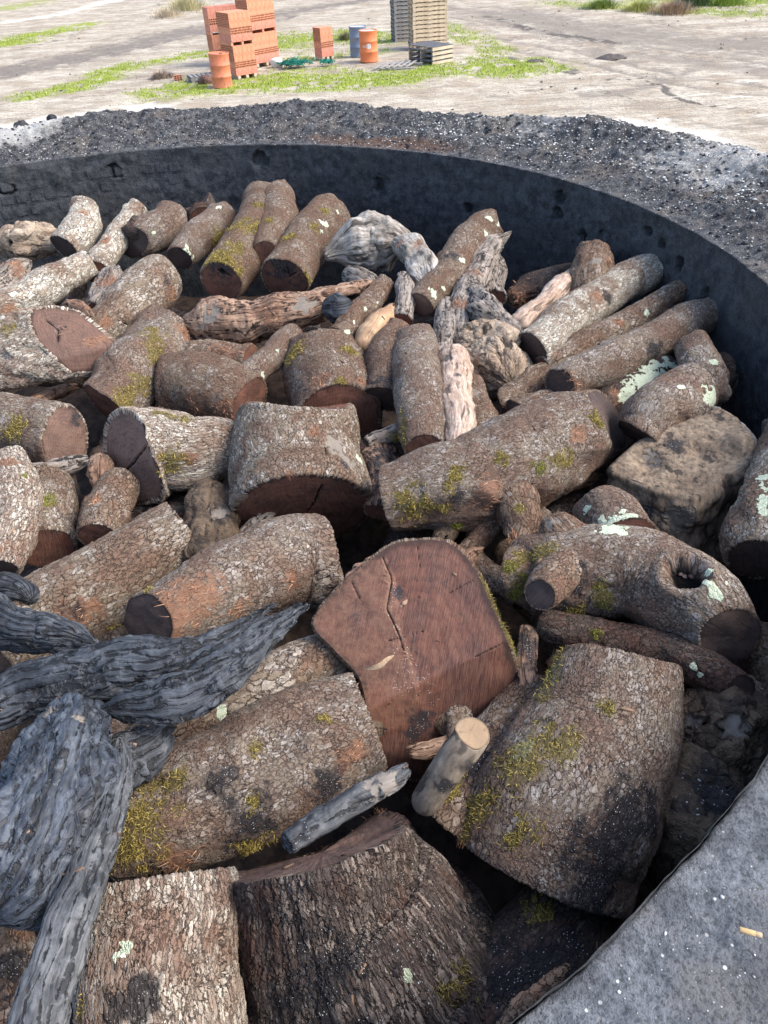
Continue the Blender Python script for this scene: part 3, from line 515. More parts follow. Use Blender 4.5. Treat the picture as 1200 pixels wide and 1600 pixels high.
def build_kiln():
    a3 = np.c_[np.cos(ang), np.sin(ang)]; ro = rout(ang); m = len(ang)
    inr = KR+.010*fbm(np.c_[a3*8, 0*ang], 3, 5)+.006*vn(np.c_[a3*45, 0*ang], 6)+.0015*vn(np.c_[a3*150, 0*ang], 8)
    near = ss(math.radians(-20), math.radians(-38), ang)        # smoother cement cap where we stand
    rings = []; pt = []
    ts = np.concatenate([[0, .002, .006, .012], np.linspace(.03, 1, 90), 1+np.linspace(.03, .7, 10)])
    for t in ts:
        r = inr+(ro-inr)*t; X3 = np.c_[KC+a3*r[:, None], 0*ang]
        edge = -.010*(t == 0)-.003*(t == .002); hump = (.05*ss(.05, .35, t)+.10*np.exp(-((t-.72)/.2)**2))*(1-near)
        nz = (fbm(X3*2.2, 4, 20)*.075*ss(0, .25, t)+fbm(X3*8, 4, 21, .65)*.055*ss(.02, .2, t)+fbm(X3*38, 2, 22)*.012*ss(0, .1, t)); nz = nz*(1-near*.8)+near*.003*fbm(X3*20, 2, 23)
        z = edge+hump+nz-.002; out = max(t-1, 0)
        if t > 1: z = z-(out/.7)**1.0*2.7
        z = z+(-.02)*near; rings.append(np.c_[X3[:, :2]-KC, z-GZ])
        nn = fbm(X3*1.3, 3, 30); bri = ss(math.radians(65), math.radians(35), ang)*ss(math.radians(-15), math.radians(5), ang)*ss(.25, .5, t)*.75+ss(math.radians(85), math.radians(110), ang)*ss(.60, .95, t)*.8
        wh = np.clip(bri*.42+nn*.45+.10+.9*ss(math.radians(100), math.radians(118), ang)*ss(.35, .7, t), 0, 1)*(1-near); brn = np.clip(np.exp(-((np.degrees(ang)-62)/14)**2)*np.exp(-((t-.14)/.14)**2)*.9, 0, 1)
        pt.append(np.c_[wh, brn, 0*ang, 0*ang])
    V = np.concatenate(rings); F = grid_faces(len(ts), m); pt = np.concatenate(pt)
    nearf = np.repeat((near[None] > .5), len(ts)-1, 0).reshape(-1).astype(int)
    me = mesh_np('earth_cover', V, F[:, ::-1], {'paint': pt}, mats=(M['earth'], M['rim']), mi=nearf); obj('earth_cover', me, None, kiln)
    zs = np.concatenate([[0, -.004], -np.linspace(.01, .75, 95), -np.linspace(.8, 2.5, 12)]); wr = []; HL = ((33.9, -.13, .045, .04), (33.9, -.23, .045, .04), (29.2, -.31, .03, .04), (29.5, -.47, .03, .03), (14, -.22, .03, .05), (17, -.15, .03, .03), (19.5, -.12, .03, .02), (100.5, -.15, .05, .05), (79.5, -.12, .06, .05), (115, -.18, .07, .035), (9, -.32, .03, .07), (62, -.28, .04, .05), (48, -.36, .04, .04), (26, -.25, .05, .02))
    for z in zs:
        X3 = np.c_[a3*KR, np.full(m, z)]; r = inr+ss(0, -.05, z)*(.018*fbm(X3*np.array([3, 3, 5]), 3, 40)+.012*np.minimum(fbm(X3*9, 3, 41), .1)+.004*fbm(X3*30, 2, 44)); r = r+sum(.07*ss(1.25, .8, np.sqrt(((ang-math.radians(h[0]))*KR/h[2])**2+((z-h[1])/h[3])**2)+.5*fbm(X3*22, 2, 90)) for h in HL)+.022*np.exp(-((z+.1+.02*vn(np.c_[a3*4, 0*ang], 3))/.012)**2)*0; wr.append(np.c_[a3*r[:, None], np.full(m, z-GZ-(.012 if z == 0 else 0))])
    obj('inner_wall', mesh_np('inner_wall', np.concatenate(wr), grid_faces(len(zs), m)), M['wall'], kiln)
    # outer wall stays under the sloped earth; bricks showing through the tar inside
    bw = bpy.data.meshes.new('brick'); import bmesh; bm = bmesh.new(); bmesh.ops.create_cube(bm, size=1)
    for v in bm.verts: v.co = Vector((v.co.x*.105, v.co.y*.06, v.co.z*.088))
    bmesh.ops.bevel(bm, geom=bm.edges[:], offset=.012, segments=2, affect='EDGES'); bm.to_mesh(bw); bm.free(); bw.materials.append(M['wall'])
    def wb(ad, z, s=1.0):
        a = math.radians(ad); o = bpy.data.objects.new('brick', bw); COL.objects.link(o); o.parent = kiln; r = KR+.0295+random.uniform(-.005, .004); o.location = (math.cos(a)*r, math.sin(a)*r, z-GZ+random.uniform(-.003, .003)); o.rotation_euler = (random.uniform(-.02, .02), 0, a-math.pi/2); o.scale = (s, 1, 1)
    for row, z in enumerate((-.15, -.255, -.36)):
        for k in range(19):
            if random.random() < .93: wb(92+k*1.92+row*.5, z)
    for row, z in enumerate((-.15, -.25, -.35, -.45)):
        for k in range(5):
            if (row, k) not in ((0, 4), (1, 4), (3, 0)) and random.random() < .95: wb(25.5+k*2.1+row*.3, z)
build_kiln()
fl = np.array([[KR*1.0*r*math.cos(a), KR*r*math.sin(a), -1.30-GZ] for r in np.linspace(1, .01, 40) for a in np.linspace(0, 2*math.pi, 120, endpoint=False)]); fl[:, 2] += .12*fbm(fl*3, 3, 77)+.05*fbm(fl*14, 2, 78)
obj('kiln_floor', mesh_np('kiln_floor', fl, grid_faces(40, 120)), plain('char_floor', (.03, .022, .018), (.10, .065, .048), 14), kiln)
# stones, charcoal crumbs and white ash flecks lying on the earth cover
def rocks(name, pts, sizes, mat, parent, seed, label, org):
    r = np.random.default_rng(seed); ico = np.array([[0, 0, 1.], [.9, 0, .45], [.28, .85, .45], [-.72, .53, .45], [-.72, -.53, .45], [.28, -.85, .45], [.72, .53, -.45], [-.28, .85, -.45], [-.9, 0, -.45], [-.28, -.85, -.45], [.72, -.53, -.45], [0, 0, -1]])
    f = np.array([[0, 1, 2], [0, 2, 3], [0, 3, 4], [0, 4, 5], [0, 5, 1], [1, 6, 2], [2, 7, 3], [3, 8, 4], [4, 9, 5], [5, 10, 1], [6, 7, 2], [7, 8, 3], [8, 9, 4], [9, 10, 5], [10, 6, 1], [6, 11, 7], [7, 11, 8], [8, 11, 9], [9, 11, 10], [10, 11, 6]])
    n = len(pts); V = ico[None]*(1+r.uniform(-.35, .35, (n, 12, 1)))*np.array([1, .8, .5]); a = r.uniform(0, 6.28, n); c, s = np.cos(a)[:, None], np.sin(a)[:, None]
    V = np.stack([V[..., 0]*c-V[..., 1]*s, V[..., 0]*s+V[..., 1]*c, V[..., 2]], -1)*np.asarray(sizes)[:, None, None]+pts[:, None]
    return obj(name, mesh_np(name, V.reshape(-1, 3)-org, (f[None]+12*np.arange(n)[:, None, None]).reshape(-1, 3), smooth=False), mat, parent, 'stuff', label)
from mathutils.bvhtree import BVHTree
_ec = [o for o in kiln.children if o.name.startswith('earth_cover')][0].data
_v = np.empty(len(_ec.vertices)*3, np.float32); _ec.vertices.foreach_get('co', _v); _v = _v.reshape(-1, 3)
from mathutils.kdtree import KDTree
_kd = KDTree(len(_v)//2+1)
for i in range(0, len(_v), 2): _kd.insert((_v[i, 0], _v[i, 1], 0), i)
_kd.balance()
def on_cover(x, y): _, i, _ = _kd.find((x-KC[0], y-KC[1], 0)); return _v[i, 2]+GZ
def scat(n, a0, a1, t0, t1, s0, s1, seed, pw=1):
    r = np.random.default_rng(seed); a = np.radians(r.uniform(a0, a1, n)); t = r.uniform(t0, t1, n); R = KR+(rout(a)-KR)*t; x = KC[0]+R*np.cos(a); y = KC[1]+R*np.sin(a); s = s0+(s1-s0)*r.random(n)**3
    return np.array([[x[i], y[i], on_cover(x[i], y[i])+s[i]*.2] for i in range(n)]), s
wfl = flatmat('white_ash_fleck', (.30, .295, .28), (.74, .73, .70), .9); blk = flatmat('charcoal_crumb', (.015, .015, .018), (.07, .07, .08), .6); brs = flatmat('brown_crumb', (.10, .06, .04), (.22, .15, .1), .8)
p, s = scat(4200, -10, 128, .04, .98, .003, .011, 1); s = s*.8; rocks('white_flecks', p, s, wfl, kiln, 1, 'white ash and stone flecks on the far rim', korg)
p, s = scat(2600, -8, 60, .25, .98, .004, .013, 5); rocks('white_flecks', p, s, wfl, kiln, 5, 'dense white stone flecks on the right part of the rim', korg)
p, s = scat(3600, -10, 128, .03, .98, .004, .018, 2); rocks('charcoal_crumbs', p, s, blk, kiln, 2, 'black charcoal crumbs on the far rim', korg)
p, s = scat(560, -70, -38, .02, .75, .0008, .0055, 3); rocks('white_flecks', p, s, wfl, kiln, 3, 'white flecks on the near cement rim', korg)
p, s = scat(160, -70, -38, .02, .75, .001, .004, 4); rocks('brown_crumbs', p, s, brs, kiln, 4, 'brown crumbs on the near cement rim', korg)
debris()
def lump_thing(name, label, cat, u, v, z, w, h, mat, seed, loc=None):
    b = at(u, v, z) if loc is None else np.array(loc, float); s = w*((b-CAM)@CF)/FPX/2; t = thing(name, label, cat, b)
    V = []; 
    for i in range(15):
        ph = math.pi*i/14
        for k in range(24): V.append((math.sin(ph)*math.cos(k*math.pi/12), math.sin(ph)*math.sin(k*math.pi/12), math.cos(ph)))
    V = np.array(V); V = V*(1+.35*fbm(V*1.6+seed, 3, seed)+.12*vn(V*6, seed))[:, None]*np.array([1, .85, h])*s; V[:, 2] += s*h*.6
    obj('lump', mesh_np('lump', V, grid_faces(15, 24)[:, ::-1]), mat, t); return t
LM = plain('charcoal_lump', (.012, .012, .014), (.05, .05, .055), 30, .6); WS = plain('white_stone', (.5, .49, .47), (.75, .74, .70), 30)
lump_thing('charcoal_lump', 'large black charcoal lump on the pale rim at far left', 'charcoal', 36, 203, .05, 22, .75, LM, 3)
lump_thing('charcoal_lump', 'smaller black charcoal lump behind the large one at far left', 'charcoal', 82, 189, .06, 15, .8, LM, 8)
lump_thing('white_stone', 'white stone beside the smaller charcoal lump on the rim', 'stone', 78, 197, .06, 9, .6, WS, 12)
lump_thing('white_stone', 'pale grey rock between the brick stack and the green netting', 'stone', 433, 104, GZ, 20, .8, WS, 14)
# ------------------------------------------------------------------ the wood pile, near to far
# foreground
t1, o1 = log('log', 'log', 'pale flaky barked log standing squarely at the bottom left edge of the photo', [(258, 1378, -.30, 224), (252, 1520, -.36, 246), (250, 1720, -.46, 266)], 'flaky', C('dk', -.04), None, flat=(1, .72), lump=.03, feats=[('crack', 345, 1400, 7, 352, 1500, 362, 1598), ('crack', 190, 1390, 5, 192, 1470, 188, 1560), ('soot', 215, 1560, 48), ('moss', 124, 1560, 8, 122, 1595), ('lichen', 193, 1480, 14)])
log('stump', 'stump', 'huge dark rough barked stump at the bottom centre with a grey sawn top edge', [(506, 1338, -.27, 285), (548, 1440, -.38, 375), (592, 1560, -.50, 440), (640, 1720, -.70, 480)], 'dark', C('gy', .12), None, lump=.035, flute=.03, feats=[('torn', 600, 1290, 34), ('moss', 715, 1530, 28), ('lichen', 637, 1522, 10), ('soot', 500, 1540, 95), ('soot', 760, 1420, 60), ('dust', 640, 1480, 120)], cf=[('dust', 560, 1290, 30)])
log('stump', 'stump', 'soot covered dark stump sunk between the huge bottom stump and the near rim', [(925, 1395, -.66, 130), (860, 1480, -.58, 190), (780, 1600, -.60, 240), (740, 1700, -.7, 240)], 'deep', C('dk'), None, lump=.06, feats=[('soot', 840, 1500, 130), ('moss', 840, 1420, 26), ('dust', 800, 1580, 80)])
log('bark_strip', 'bark', 'narrow curved strip of brown bark lying against the lower edge of the near rim', [(885, 1510, -.13, 9), (845, 1550, -.10, 26), (812, 1585, -.10, 34), (780, 1640, -.12, 36)], 'brown', J(.01), None, flat=(1, .5))
log('stump', 'stump', 'broad grey brown stump with a mossy left flank beside the near rim at lower right', [(974, 1028, -.30, 178), (942, 1130, -.30, 240), (890, 1240, -.34, 290), (838, 1352, -.44, 300)], 'fine', C('gy', -.05), C('dk', -.22), flat=(1, .72), lump=.05, flute=.02,
    feats=[('moss', 858, 1020, 20, 850, 1075), ('moss', 860, 1150, 34, 790, 1200), ('moss', 760, 1240, 30, 725, 1275), ('moss', 812, 1292, 26), ('moss', 945, 1100, 15), ('lichen', 815, 1165, 17), ('dust', 900, 1330, 75, 990, 1230), ('soot', 930, 1390, 60, 990, 1260), ('torn', 712, 1305, 14), ('stain', 855, 1120, 14)])
log('log', 'log', 'dark mossy flank log wedged under the left side of the broad grey brown stump', [(842, 1085, -.50, 90), (790, 1170, -.46, 125), (715, 1268, -.48, 150)], 'brown', None, C('dk', -.3), feats=[('moss', 700, 1225, 24), ('moss', 830, 1110, 14), ('soot', 740, 1200, 50)])
log('rotten_stump', 'stump', 'knotty dark rotten stump right of the broad grey brown stump', [(1080, 1075, -.50, 110), (1100, 1140, -.46, 150), (1085, 1225, -.50, 140)], 'rotdk', RD, RD, lump=.2, gnarl=.22, feats=[('bare', 1085, 1130, 22), ('bare', 1140, 1140, 20)])
log('rotten_stump', 'stump', 'lower rotten stump dusted with soot, sunk beside the near rim', [(1120, 1190, -.60, 120), (1085, 1290, -.55, 190), (1040, 1400, -.62, 180)], 'rotdk', RD, RD, lump=.2, gnarl=.16, feats=[('soot', 1100, 1240, 60), ('dust', 1090, 1240, 60)])
log('log', 'log', 'brown barked log disappearing under the right edge between cap log and near rim', [(1150, 1080, -.52, 70), (1200, 1130, -.50, 90), (1260, 1200, -.5, 100)], 'brown', None, None)
log('cut_limb', 'branch', 'short smooth limb with pale fresh sawn end leaning up beside the big red stump', [(736, 1148, -.20, 56), (712, 1180, -.23, 54), (685, 1215, -.29, 50), (655, 1262, -.40, 46)], 'smooth', C('pl', .68), RD, lump=.04, feats=[('soot', 690, 1235, 20), ('soot', 735, 1205, 16)])
log('burnt_stick', 'stick', 'burnt black stick with a broken grey end lying above the huge bottom stump', [(452, 1318, -.19, 34), (520, 1274, -.17, 40), (590, 1230, -.16, 37), (628, 1208, -.17, 30)], 'charplank', C('char', .3), J(.03, f='gwood', tip=.75, r=.8), flat=(1, .8), feats=[('bare', 590, 1232, 26), ('bare', 610, 1218, 20), ('soot', 470, 1300, 28)])
log('log', 'log', 'fissured brown log with golden moss at its left end, left of big red stump', [(168, 1312, -.44, 110), (235, 1282, -.38, 170), (330, 1245, -.34, 195), (440, 1190, -.32, 198), (578, 1130, -.34, 156)], 'fine', C('dred', -.1), C('red', .02, n=(.35, .1, 0)), lump=.05,
    feats=[('moss', 225, 1275, 48, 185, 1330), ('moss', 275, 1215, 20, 230, 1228), ('moss', 405, 1322, 27), ('moss', 393, 1250, 14), ('moss', 510, 1118, 12), ('moss', 400, 1165, 12), ('torn', 560, 1170, 20), ('torn', 545, 1195, 22), ('torn', 280, 1350, 30), ('stain', 345, 1215, 30), ('soot', 400, 1290, 50), ('soot', 520, 1230, 40), ('knob', 345, 1210, 25)])
log('log', 'log', 'scaly grey barked log partly under the charred splinter above the moss log', [(215, 1175, -.52, 90), (330, 1120, -.47, 98), (440, 1065, -.43, 96), (545, 1018, -.42, 76)], 'grey', None, C('dred', -.1), feats=[('lichen', 345, 1115, 14), ('lichen', 360, 1140, 9), ('moss', 300, 1180, 12), ('moss', 450, 1110, 12), ('soot', 330, 1175, 40)])
# charred wood at the left
log('charred_root', 'charred wood', 'long charred root ending in a splintered wing like tip at centre left', [(-60, 1125, -.27, 62), (40, 1082, -.22, 72), (130, 1062, -.18, 76), (215, 1048, -.16, 78), (290, 1036, -.15, 62), (340, 1012, -.15, 44), (385, 990, -.15, 24)], 'char', None, J(.12, tip=.5, r=1.0), flat=(1, .42), lump=.08, flute=.16, feats=[('crack', 10, 1080, 7, 90, 1062, 150, 1050)])
tC, oC = bpy.data.objects['charred_root'], np.array(bpy.data.objects['charred_root'].location)
for i_, (a0, a1, tp, w_) in enumerate([((250, 1040), (420, 950), -.135, 20), ((270, 1052), (440, 958), -.12, 22), ((300, 1050), (462, 950), -.11, 20), ((310, 1066), (474, 952), -.10, 22), ((330, 1072), (452, 976), -.10, 20), ((320, 1082), (428, 1000), -.115, 20), ((240, 1030), (380, 972), -.14, 18), ((300, 1090), (405, 1022), -.12, 20)]):
    body(tC, oC, [(a0[0], a0[1], tp-.03, w_*.7), ((a0[0]*.5+a1[0]*.5), (a0[1]*.5+a1[1]*.5)+6, tp, w_), (a1[0], a1[1], tp, w_*.35)], 'char', J(.02), J(.04, tip=.15, r=4), name='splinter', flat=(1, .45), flute=.1, facet=(4, .6))
log('charred_slab', 'charred wood', 'smooth charred slab forming the lower edge of the splintered root tip', [(165, 1112, -.20, 30), (240, 1096, -.15, 58), (310, 1080, -.13, 62), (370, 1044, -.12, 40), (415, 1006, -.12, 18)], 'char', J(.03), J(.12, tip=.3, r=1.2), flat=(1, .28), lump=.05, flute=.12)
log('charred_branch', 'charred wood', 'short charred branch stub at the left edge above the splintered root', [(-50, 965, -.30, 85), (30, 978, -.26, 66), (95, 994, -.26, 52), (142, 1008, -.28, 30)], 'char', None, J(.03), lump=.14, gnarl=.08)
log('charred_lump', 'charred wood', 'small dark charred piece at the left edge below the red faced logs', [(-40, 925, -.42, 50), (20, 922, -.40, 50), (52, 935, -.42, 25)], 'char', None, RD, lump=.1)
log('charred_flap', 'charred wood', 'small charred flap pointing right beneath the big burnt lump', [(165, 1225, -.30, 60), (205, 1190, -.27, 80), (245, 1155, -.28, 48), (272, 1138, -.30, 10)], 'char', RD, RD, flat=(1, .5), lump=.12, gnarl=.1)
log('charred_lump', 'charred wood', 'big bluish burnt stump lump at the left edge with a wrinkled shiny surface', [(112, 1104, -.16, 120), (103, 1165, -.09, 190), (78, 1250, -.06, 235), (35, 1350, -.09, 205), (-20, 1440, -.16, 130)], 'charlump', dict(t='jag', j=.03, tip=.8, r=.5), RD, flat=(1, .5), lump=.2, gnarl=.12, flute=.10, facet=(7, .52), feats=[('crack', 190, 1150, 5, 178, 1230, 110, 1320), ('bare', 75, 1105, 14), ('bare', 130, 1120, 12)])
log('charred_plank', 'charred wood', 'long charred plank sweeping down to the bottom left corner beside the burnt lump', [(190, 1165, -.20, 22), (184, 1240, -.16, 38), (150, 1340, -.14, 60), (108, 1450, -.13, 74), (70, 1560, -.13, 84), (40, 1700, -.15, 96)], 'charplank', J(.03), None, flat=(1, .40), lump=.05, flute=.05, feats=[('crack', 110, 1460, 3, 92, 1560)])
log('log', 'log', 'reddish barked log half hidden at the bottom left corner behind the charred plank', [(0, 1440, -.42, 80), (5, 1520, -.40, 110), (0, 1700, -.42, 130)], 'brown', None, None, feats=[('soot', 10, 1500, 50), ('torn', 40, 1460, 20)])
# the big red sawn stump
prism('stump', 'stump', 'biggest red brown sawn stump face tilted up in the middle of the pile', [(648, 842), (705, 846), (742, 885), (772, 950), (800, 1010), (814, 1065), (795, 1115), (752, 1150), (700, 1190), (652, 1212), (612, 1208), (584, 1195), (574, 1120), (560, 1060), (520, 1015), (488, 972), (530, 915), (572, 878), (610, 850)], -.40, (-.10, -.46, .88), (.12, .10, -.42), 'brown', 'red',
      feats=[('moss', 752, 905, 16, 790, 990), ('mossg', 806, 1010, 18, 815, 1075), ('torn', 735, 920, 14, 770, 1010)], lump=.012,
      cf=[('crack', 598, 866, 2, 610, 900, 604, 945, 622, 985, 630, 1010), ('crack', 740, 900, 1.5, 700, 920), ('crack', 780, 1000, 1.5, 740, 1020), ('crack', 650, 850, 1.2, 652, 880), ('dust', 612, 905, 6, 606, 950, 620, 990), ('fold', 560, 1118, 105, 775, 1008, -1), ('step', 540, 970, 60, 562, 915, 568, 1000, 590, 1075), ('torn', 600, 870, 5, 610, 905, 606, 945, 622, 985, 640, 1030), ('stain', 556, 966, 14), ('stain', 622, 918, 12), ('stain', 650, 1115, 26), ('stain', 640, 1130, 20), ('dust', 622, 1000, 16, 650, 1060), ('dust', 645, 1060, 34), ('crack', 560, 930, 2, 548, 905), ('crack', 607, 995, 2, 655, 982)], flabel='red brown sawn face with a torn ridge and dark stains')
log('twig', 'twig', 'small dry twig stuck to the torn ridge of the biggest red stump face', [(614, 958, -.36, 6), (628, 947, -.325, 8), (643, 938, -.32, 7)], 'bare', RD, RD)
# middle row
log('log', 'log', 'brown log with orange torn fibres and dark sawn end above the charred splinter', [(231, 974, -.27, 96), (290, 946, -.28, 110), (370, 910, -.29, 128), (440, 882, -.31, 148), (500, 878, -.35, 152)], 'fine', C('dk', .62), C('dred', -.38), lump=.05,
    feats=[('torn', 320, 925, 34, 270, 975), ('torn', 290, 915, 24), ('torn', 465, 905, 15), ('torn', 395, 975, 22), ('torn', 380, 950, 16), ('moss', 222, 928, 8), ('crack', 525, 880, 4, 490, 905, 470, 935), ('crack', 522, 900, 3, 500, 912)])
log('log', 'log', 'scaly light barked log slanting up from the charred wood at left to the cracked stump', [(20, 1000, -.50, 150), (90, 960, -.46, 146), (190, 898, -.42, 130), (290, 826, -.40, 104)], 'grey', None, C('dred', -.06), lump=.03, feats=[('torn', 118, 965, 20, 150, 955), ('stain', 120, 960, 16), ('mossg', 182, 998, 12), ('moss', 180, 985, 10)])
log('stump', 'stump', 'large cracked stump at centre with pale bark and a dark red sawn face below', [(462, 640, -.20, 176), (466, 725, -.23, 202), (474, 800, -.27, 228)], 'grey', C('dred', -.05, n=(.2, .05, 0)), C('dred', .50), lump=.02, facet=(3, .98), feats=[('bare', 527, 690, 26), ('bare', 545, 712, 20), ('torn', 497, 672, 14), ('crack', 514, 692, 4, 512, 735, 495, 775), ('lichen', 563, 712, 9), ('torn', 455, 745, 10), ('stain', 540, 720, 12)], cf=[('crack', 505, 765, 4, 492, 790, 476, 812)])
log('log', 'log', 'log with a large grey and red oval sawn face turned left, beside the cracked stump', [(213, 716, -.24, 158), (255, 706, -.28, 132), (310, 704, -.32, 108), (368, 702, -.38, 86)], 'flaky', C('gy', .53), C('dred', -.2), lump=.03, feats=[('moss', 250, 640, 12, 290, 650), ('moss', 270, 730, 22), ('torn', 300, 720, 14)], cf=[('dust', 222, 668, 16), ('dust', 205, 745, 26), ('crack', 180, 745, 3, 200, 728, 222, 700), ('hole', 186, 752, 5)])
log('log', 'log', 'pale mossy log at the left edge with a brown oval sawn face', [(-60, 672, -.46, 126), (30, 678, -.40, 118), (102, 684, -.35, 110)], 'grey', None, C('gy', .58), feats=[('moss', 20, 668, 24), ('torn', 82, 655, 12)], cf=[('stain', 128, 650, 20)])
prism('log', 'log', 'big pale log at left edge with a broad slanted dark red face and star crack', [(48, 484), (84, 478), (122, 486), (150, 506), (184, 536), (186, 556), (160, 568), (112, 574), (88, 562), (58, 532), (46, 506)], -.28, (.38, -.46, .80), (-.52, -.02, -.12), 'flaky', 'gyr', feats=[('moss', 10, 510, 14)], cf=[('fold', 88, 562, 90, 184, 538, -1), ('torn', 145, 530, 10, 178, 520), ('dust', 97, 512, 11), ('crack', 80, 500, 2, 95, 510, 106, 505), ('crack', 95, 512, 3, 92, 526)], lump=.03, sharp=True)
log('log', 'log', 'short log with golden moss running down its bark above the oval faced log', [(275, 508, -.38, 92), (245, 545, -.36, 108), (205, 590, -.36, 112), (168, 632, -.40, 96)], 'fine', C('bare', -.2), C('dred', .28), feats=[('moss', 245, 510, 17, 245, 560), ('moss', 225, 600, 20, 200, 630), ('torn', 295, 520, 20)])
log('log', 'log', 'reddish brown log with a small grey bare knot behind the oval faced log', [(252, 600, -.42, 88), (305, 602, -.38, 104), (350, 612, -.37, 104), (392, 630, -.42, 88)], 'brown', RD, None, feats=[('bare', 334, 632, 14), ('torn', 345, 640, 22), ('torn', 300, 640, 14)])
log('log', 'log', 'upright brown log directly behind the cracked stump with a bare oval knot', [(505, 538, -.38, 118), (512, 580, -.35, 136), (530, 660, -.38, 138)], 'brown', C('brown') if False else RD, None, lump=.05, feats=[('moss', 455, 548, 20), ('moss', 548, 542, 15), ('bare', 500, 605, 15), ('torn', 498, 590, 17), ('moss', 538, 600, 9), ('torn', 570, 590, 12)])
log('branch', 'branch', 'slim straight branch leaning left of the moss spotted log behind the cracked stump', [(462, 520, -.40, 34), (425, 555, -.40, 40), (388, 594, -.42, 42)], 'fine', C('dred'), None, feats=[('lichen', 440, 545, 5), ('lichen', 415, 587, 6)])
log('log', 'log', 'left log of the tall pair in the middle, ending in a dark sawn face', [(630, 515, -.36, 60), (612, 560, -.34, 72), (602, 622, -.36, 66)], 'brown', RD, C('dk', .45), feats=[('stain', 600, 590, 20)])
log('log', 'log', 'right log of the tall pair in the middle, grey barked with a seam of moss', [(648, 520, -.30, 66), (655, 575, -.27, 76), (660, 640, -.27, 76), (664, 706, -.31, 66)], 'fine', RD, None, feats=[('moss', 622, 640, 8, 628, 690), ('torn', 675, 690, 12)])
log('stick', 'stick', 'short mossy grey stick poking out under the tall log pair', [(575, 694, -.44, 20), (600, 682, -.42, 24), (632, 672, -.42, 24)], 'gwood', C('char'), None, feats=[('moss', 620, 678, 10)])
log('split_log', 'log', 'pale pink split log without bark standing right of the tall log pair', [(706, 545, -.34, 42), (708, 590, -.31, 50), (712, 640, -.31, 50), (714, 706, -.35, 40)], 'pink', J(.02), None, lump=.1, gnarl=.05, feats=[('soot', 697, 555, 10), ('soot', 718, 582, 6)])
log('log', 'log', 'narrow barked log right of the pale pink split log', [(730, 585, -.42, 26), (745, 630, -.38, 46), (760, 706, -.42, 60)], 'brown', J(.02), None, feats=[('bare', 738, 610, 14)])
log('rotten_lump', 'rotten wood', 'crumbly cream coloured rotten lump behind the narrow barked log', [(728, 528, -.38, 40), (755, 548, -.33, 80), (782, 572, -.34, 84), (800, 595, -.40, 50)], 'rot', RD, RD, lump=.25, gnarl=.28)
log('log', 'log', 'thick crooked mossy log lying across the centre right with a dark right end', [(610, 778, -.30, 112), (670, 762, -.26, 134), (740, 752, -.24, 150), (810, 725, -.22, 158), (880, 690, -.22, 142), (948, 655, -.27, 104)], 'fine', C('dred', -.2), C('dk', .25), lump=.07,
    feats=[('mossg', 712, 830, 12), ('mossg', 780, 832, 15, 755, 836), ('moss', 645, 795, 28), ('moss', 690, 800, 12), ('moss', 715, 735, 18), ('moss', 700, 760, 10), ('moss', 780, 710, 12), ('moss', 875, 712, 16, 890, 720), ('mossg', 850, 735, 14), ('moss', 940, 648, 17), ('torn', 905, 672, 16), ('torn', 760, 775, 22), ('bare', 815, 765, 14), ('dust', 640, 715, 26), ('knob', 765, 778, 30), ('stain', 720, 780, 20)])
log('branch_stub', 'branch', 'stubby side branch hanging below the thick crooked mossy log', [(798, 765, -.34, 66), (812, 800, -.36, 66), (814, 838, -.42, 56)], 'brown', None, RD, feats=[('moss', 808, 790, 8), ('torn', 800, 835, 10)])
# right side long logs
log('log', 'log', 'longest pale barked log at upper right with a dark oval sawn end', [(832, 548, -.30, 66), (870, 512, -.28, 64), (930, 470, -.26, 60), (990, 434, -.24, 54), (1036, 412, -.25, 42)], 'pale', C('dk', .52), RD, feats=[('torn', 940, 462, 14), ('stain', 955, 465, 12), ('moss', 850, 570, 8), ('lichen', 1040, 415, 6)])
log('log', 'log', 'thin middle log of the three long logs at upper right', [(850, 578, -.40, 44), (905, 545, -.37, 44), (980, 505, -.34, 42), (1040, 468, -.31, 38), (1074, 448, -.30, 30)], 'grey', None, RD, feats=[('torn', 970, 500, 10), ('torn', 1072, 445, 8), ('lichen', 1015, 492, 6)])
log('log', 'log', 'dark barked lowest of the three long logs at upper right with a blue black end', [(876, 604, -.32, 56), (930, 578, -.30, 62), (1000, 545, -.28, 64), (1060, 512, -.28, 62), (1120, 490, -.29, 50)], 'fine', C('dk', .75), RD, feats=[('torn', 892, 590, 9), ('torn', 905, 610, 9), ('stain', 1030, 550, 20)])
log('log', 'log', 'short log just below the dark end of the longest pale log', [(868, 580, -.44, 40), (830, 600, -.42, 48), (792, 625, -.44, 42)], 'brown', None, RD)
log('log', 'log', 'small log with a black sawn end tucked above the crooked mossy log', [(862, 632, -.44, 44), (835, 642, -.42, 52), (802, 652, -.43, 54)], 'brown', None, C('dk', .6))
log('forked_log', 'log', 'fat short forked log with mint lichen near the right wall', [(1100, 604, -.28, 84), (1062, 625, -.24, 98), (1020, 655, -.24, 96), (1000, 678, -.28, 78)], 'fine', RD, C('dk', .18), feats=[('lichen', 1115, 615, 20), ('lichen', 1065, 598, 8), ('bare', 1005, 632, 12), ('dust', 1006, 630, 8)])
log('branch_stub', 'branch', 'upright stub rising from the fat forked log near the right wall', [(1076, 532, -.24, 50), (1090, 565, -.23, 64), (1105, 600, -.26, 72), (1138, 622, -.34, 22)], 'fine', RD, RD, feats=[('lichen', 1112, 562, 7)])
log('log', 'log', 'dark round log end in shadow against the right wall behind the upright stub', [(1120, 600, -.50, 60), (1136, 580, -.44, 58)], 'brown', None, RD)
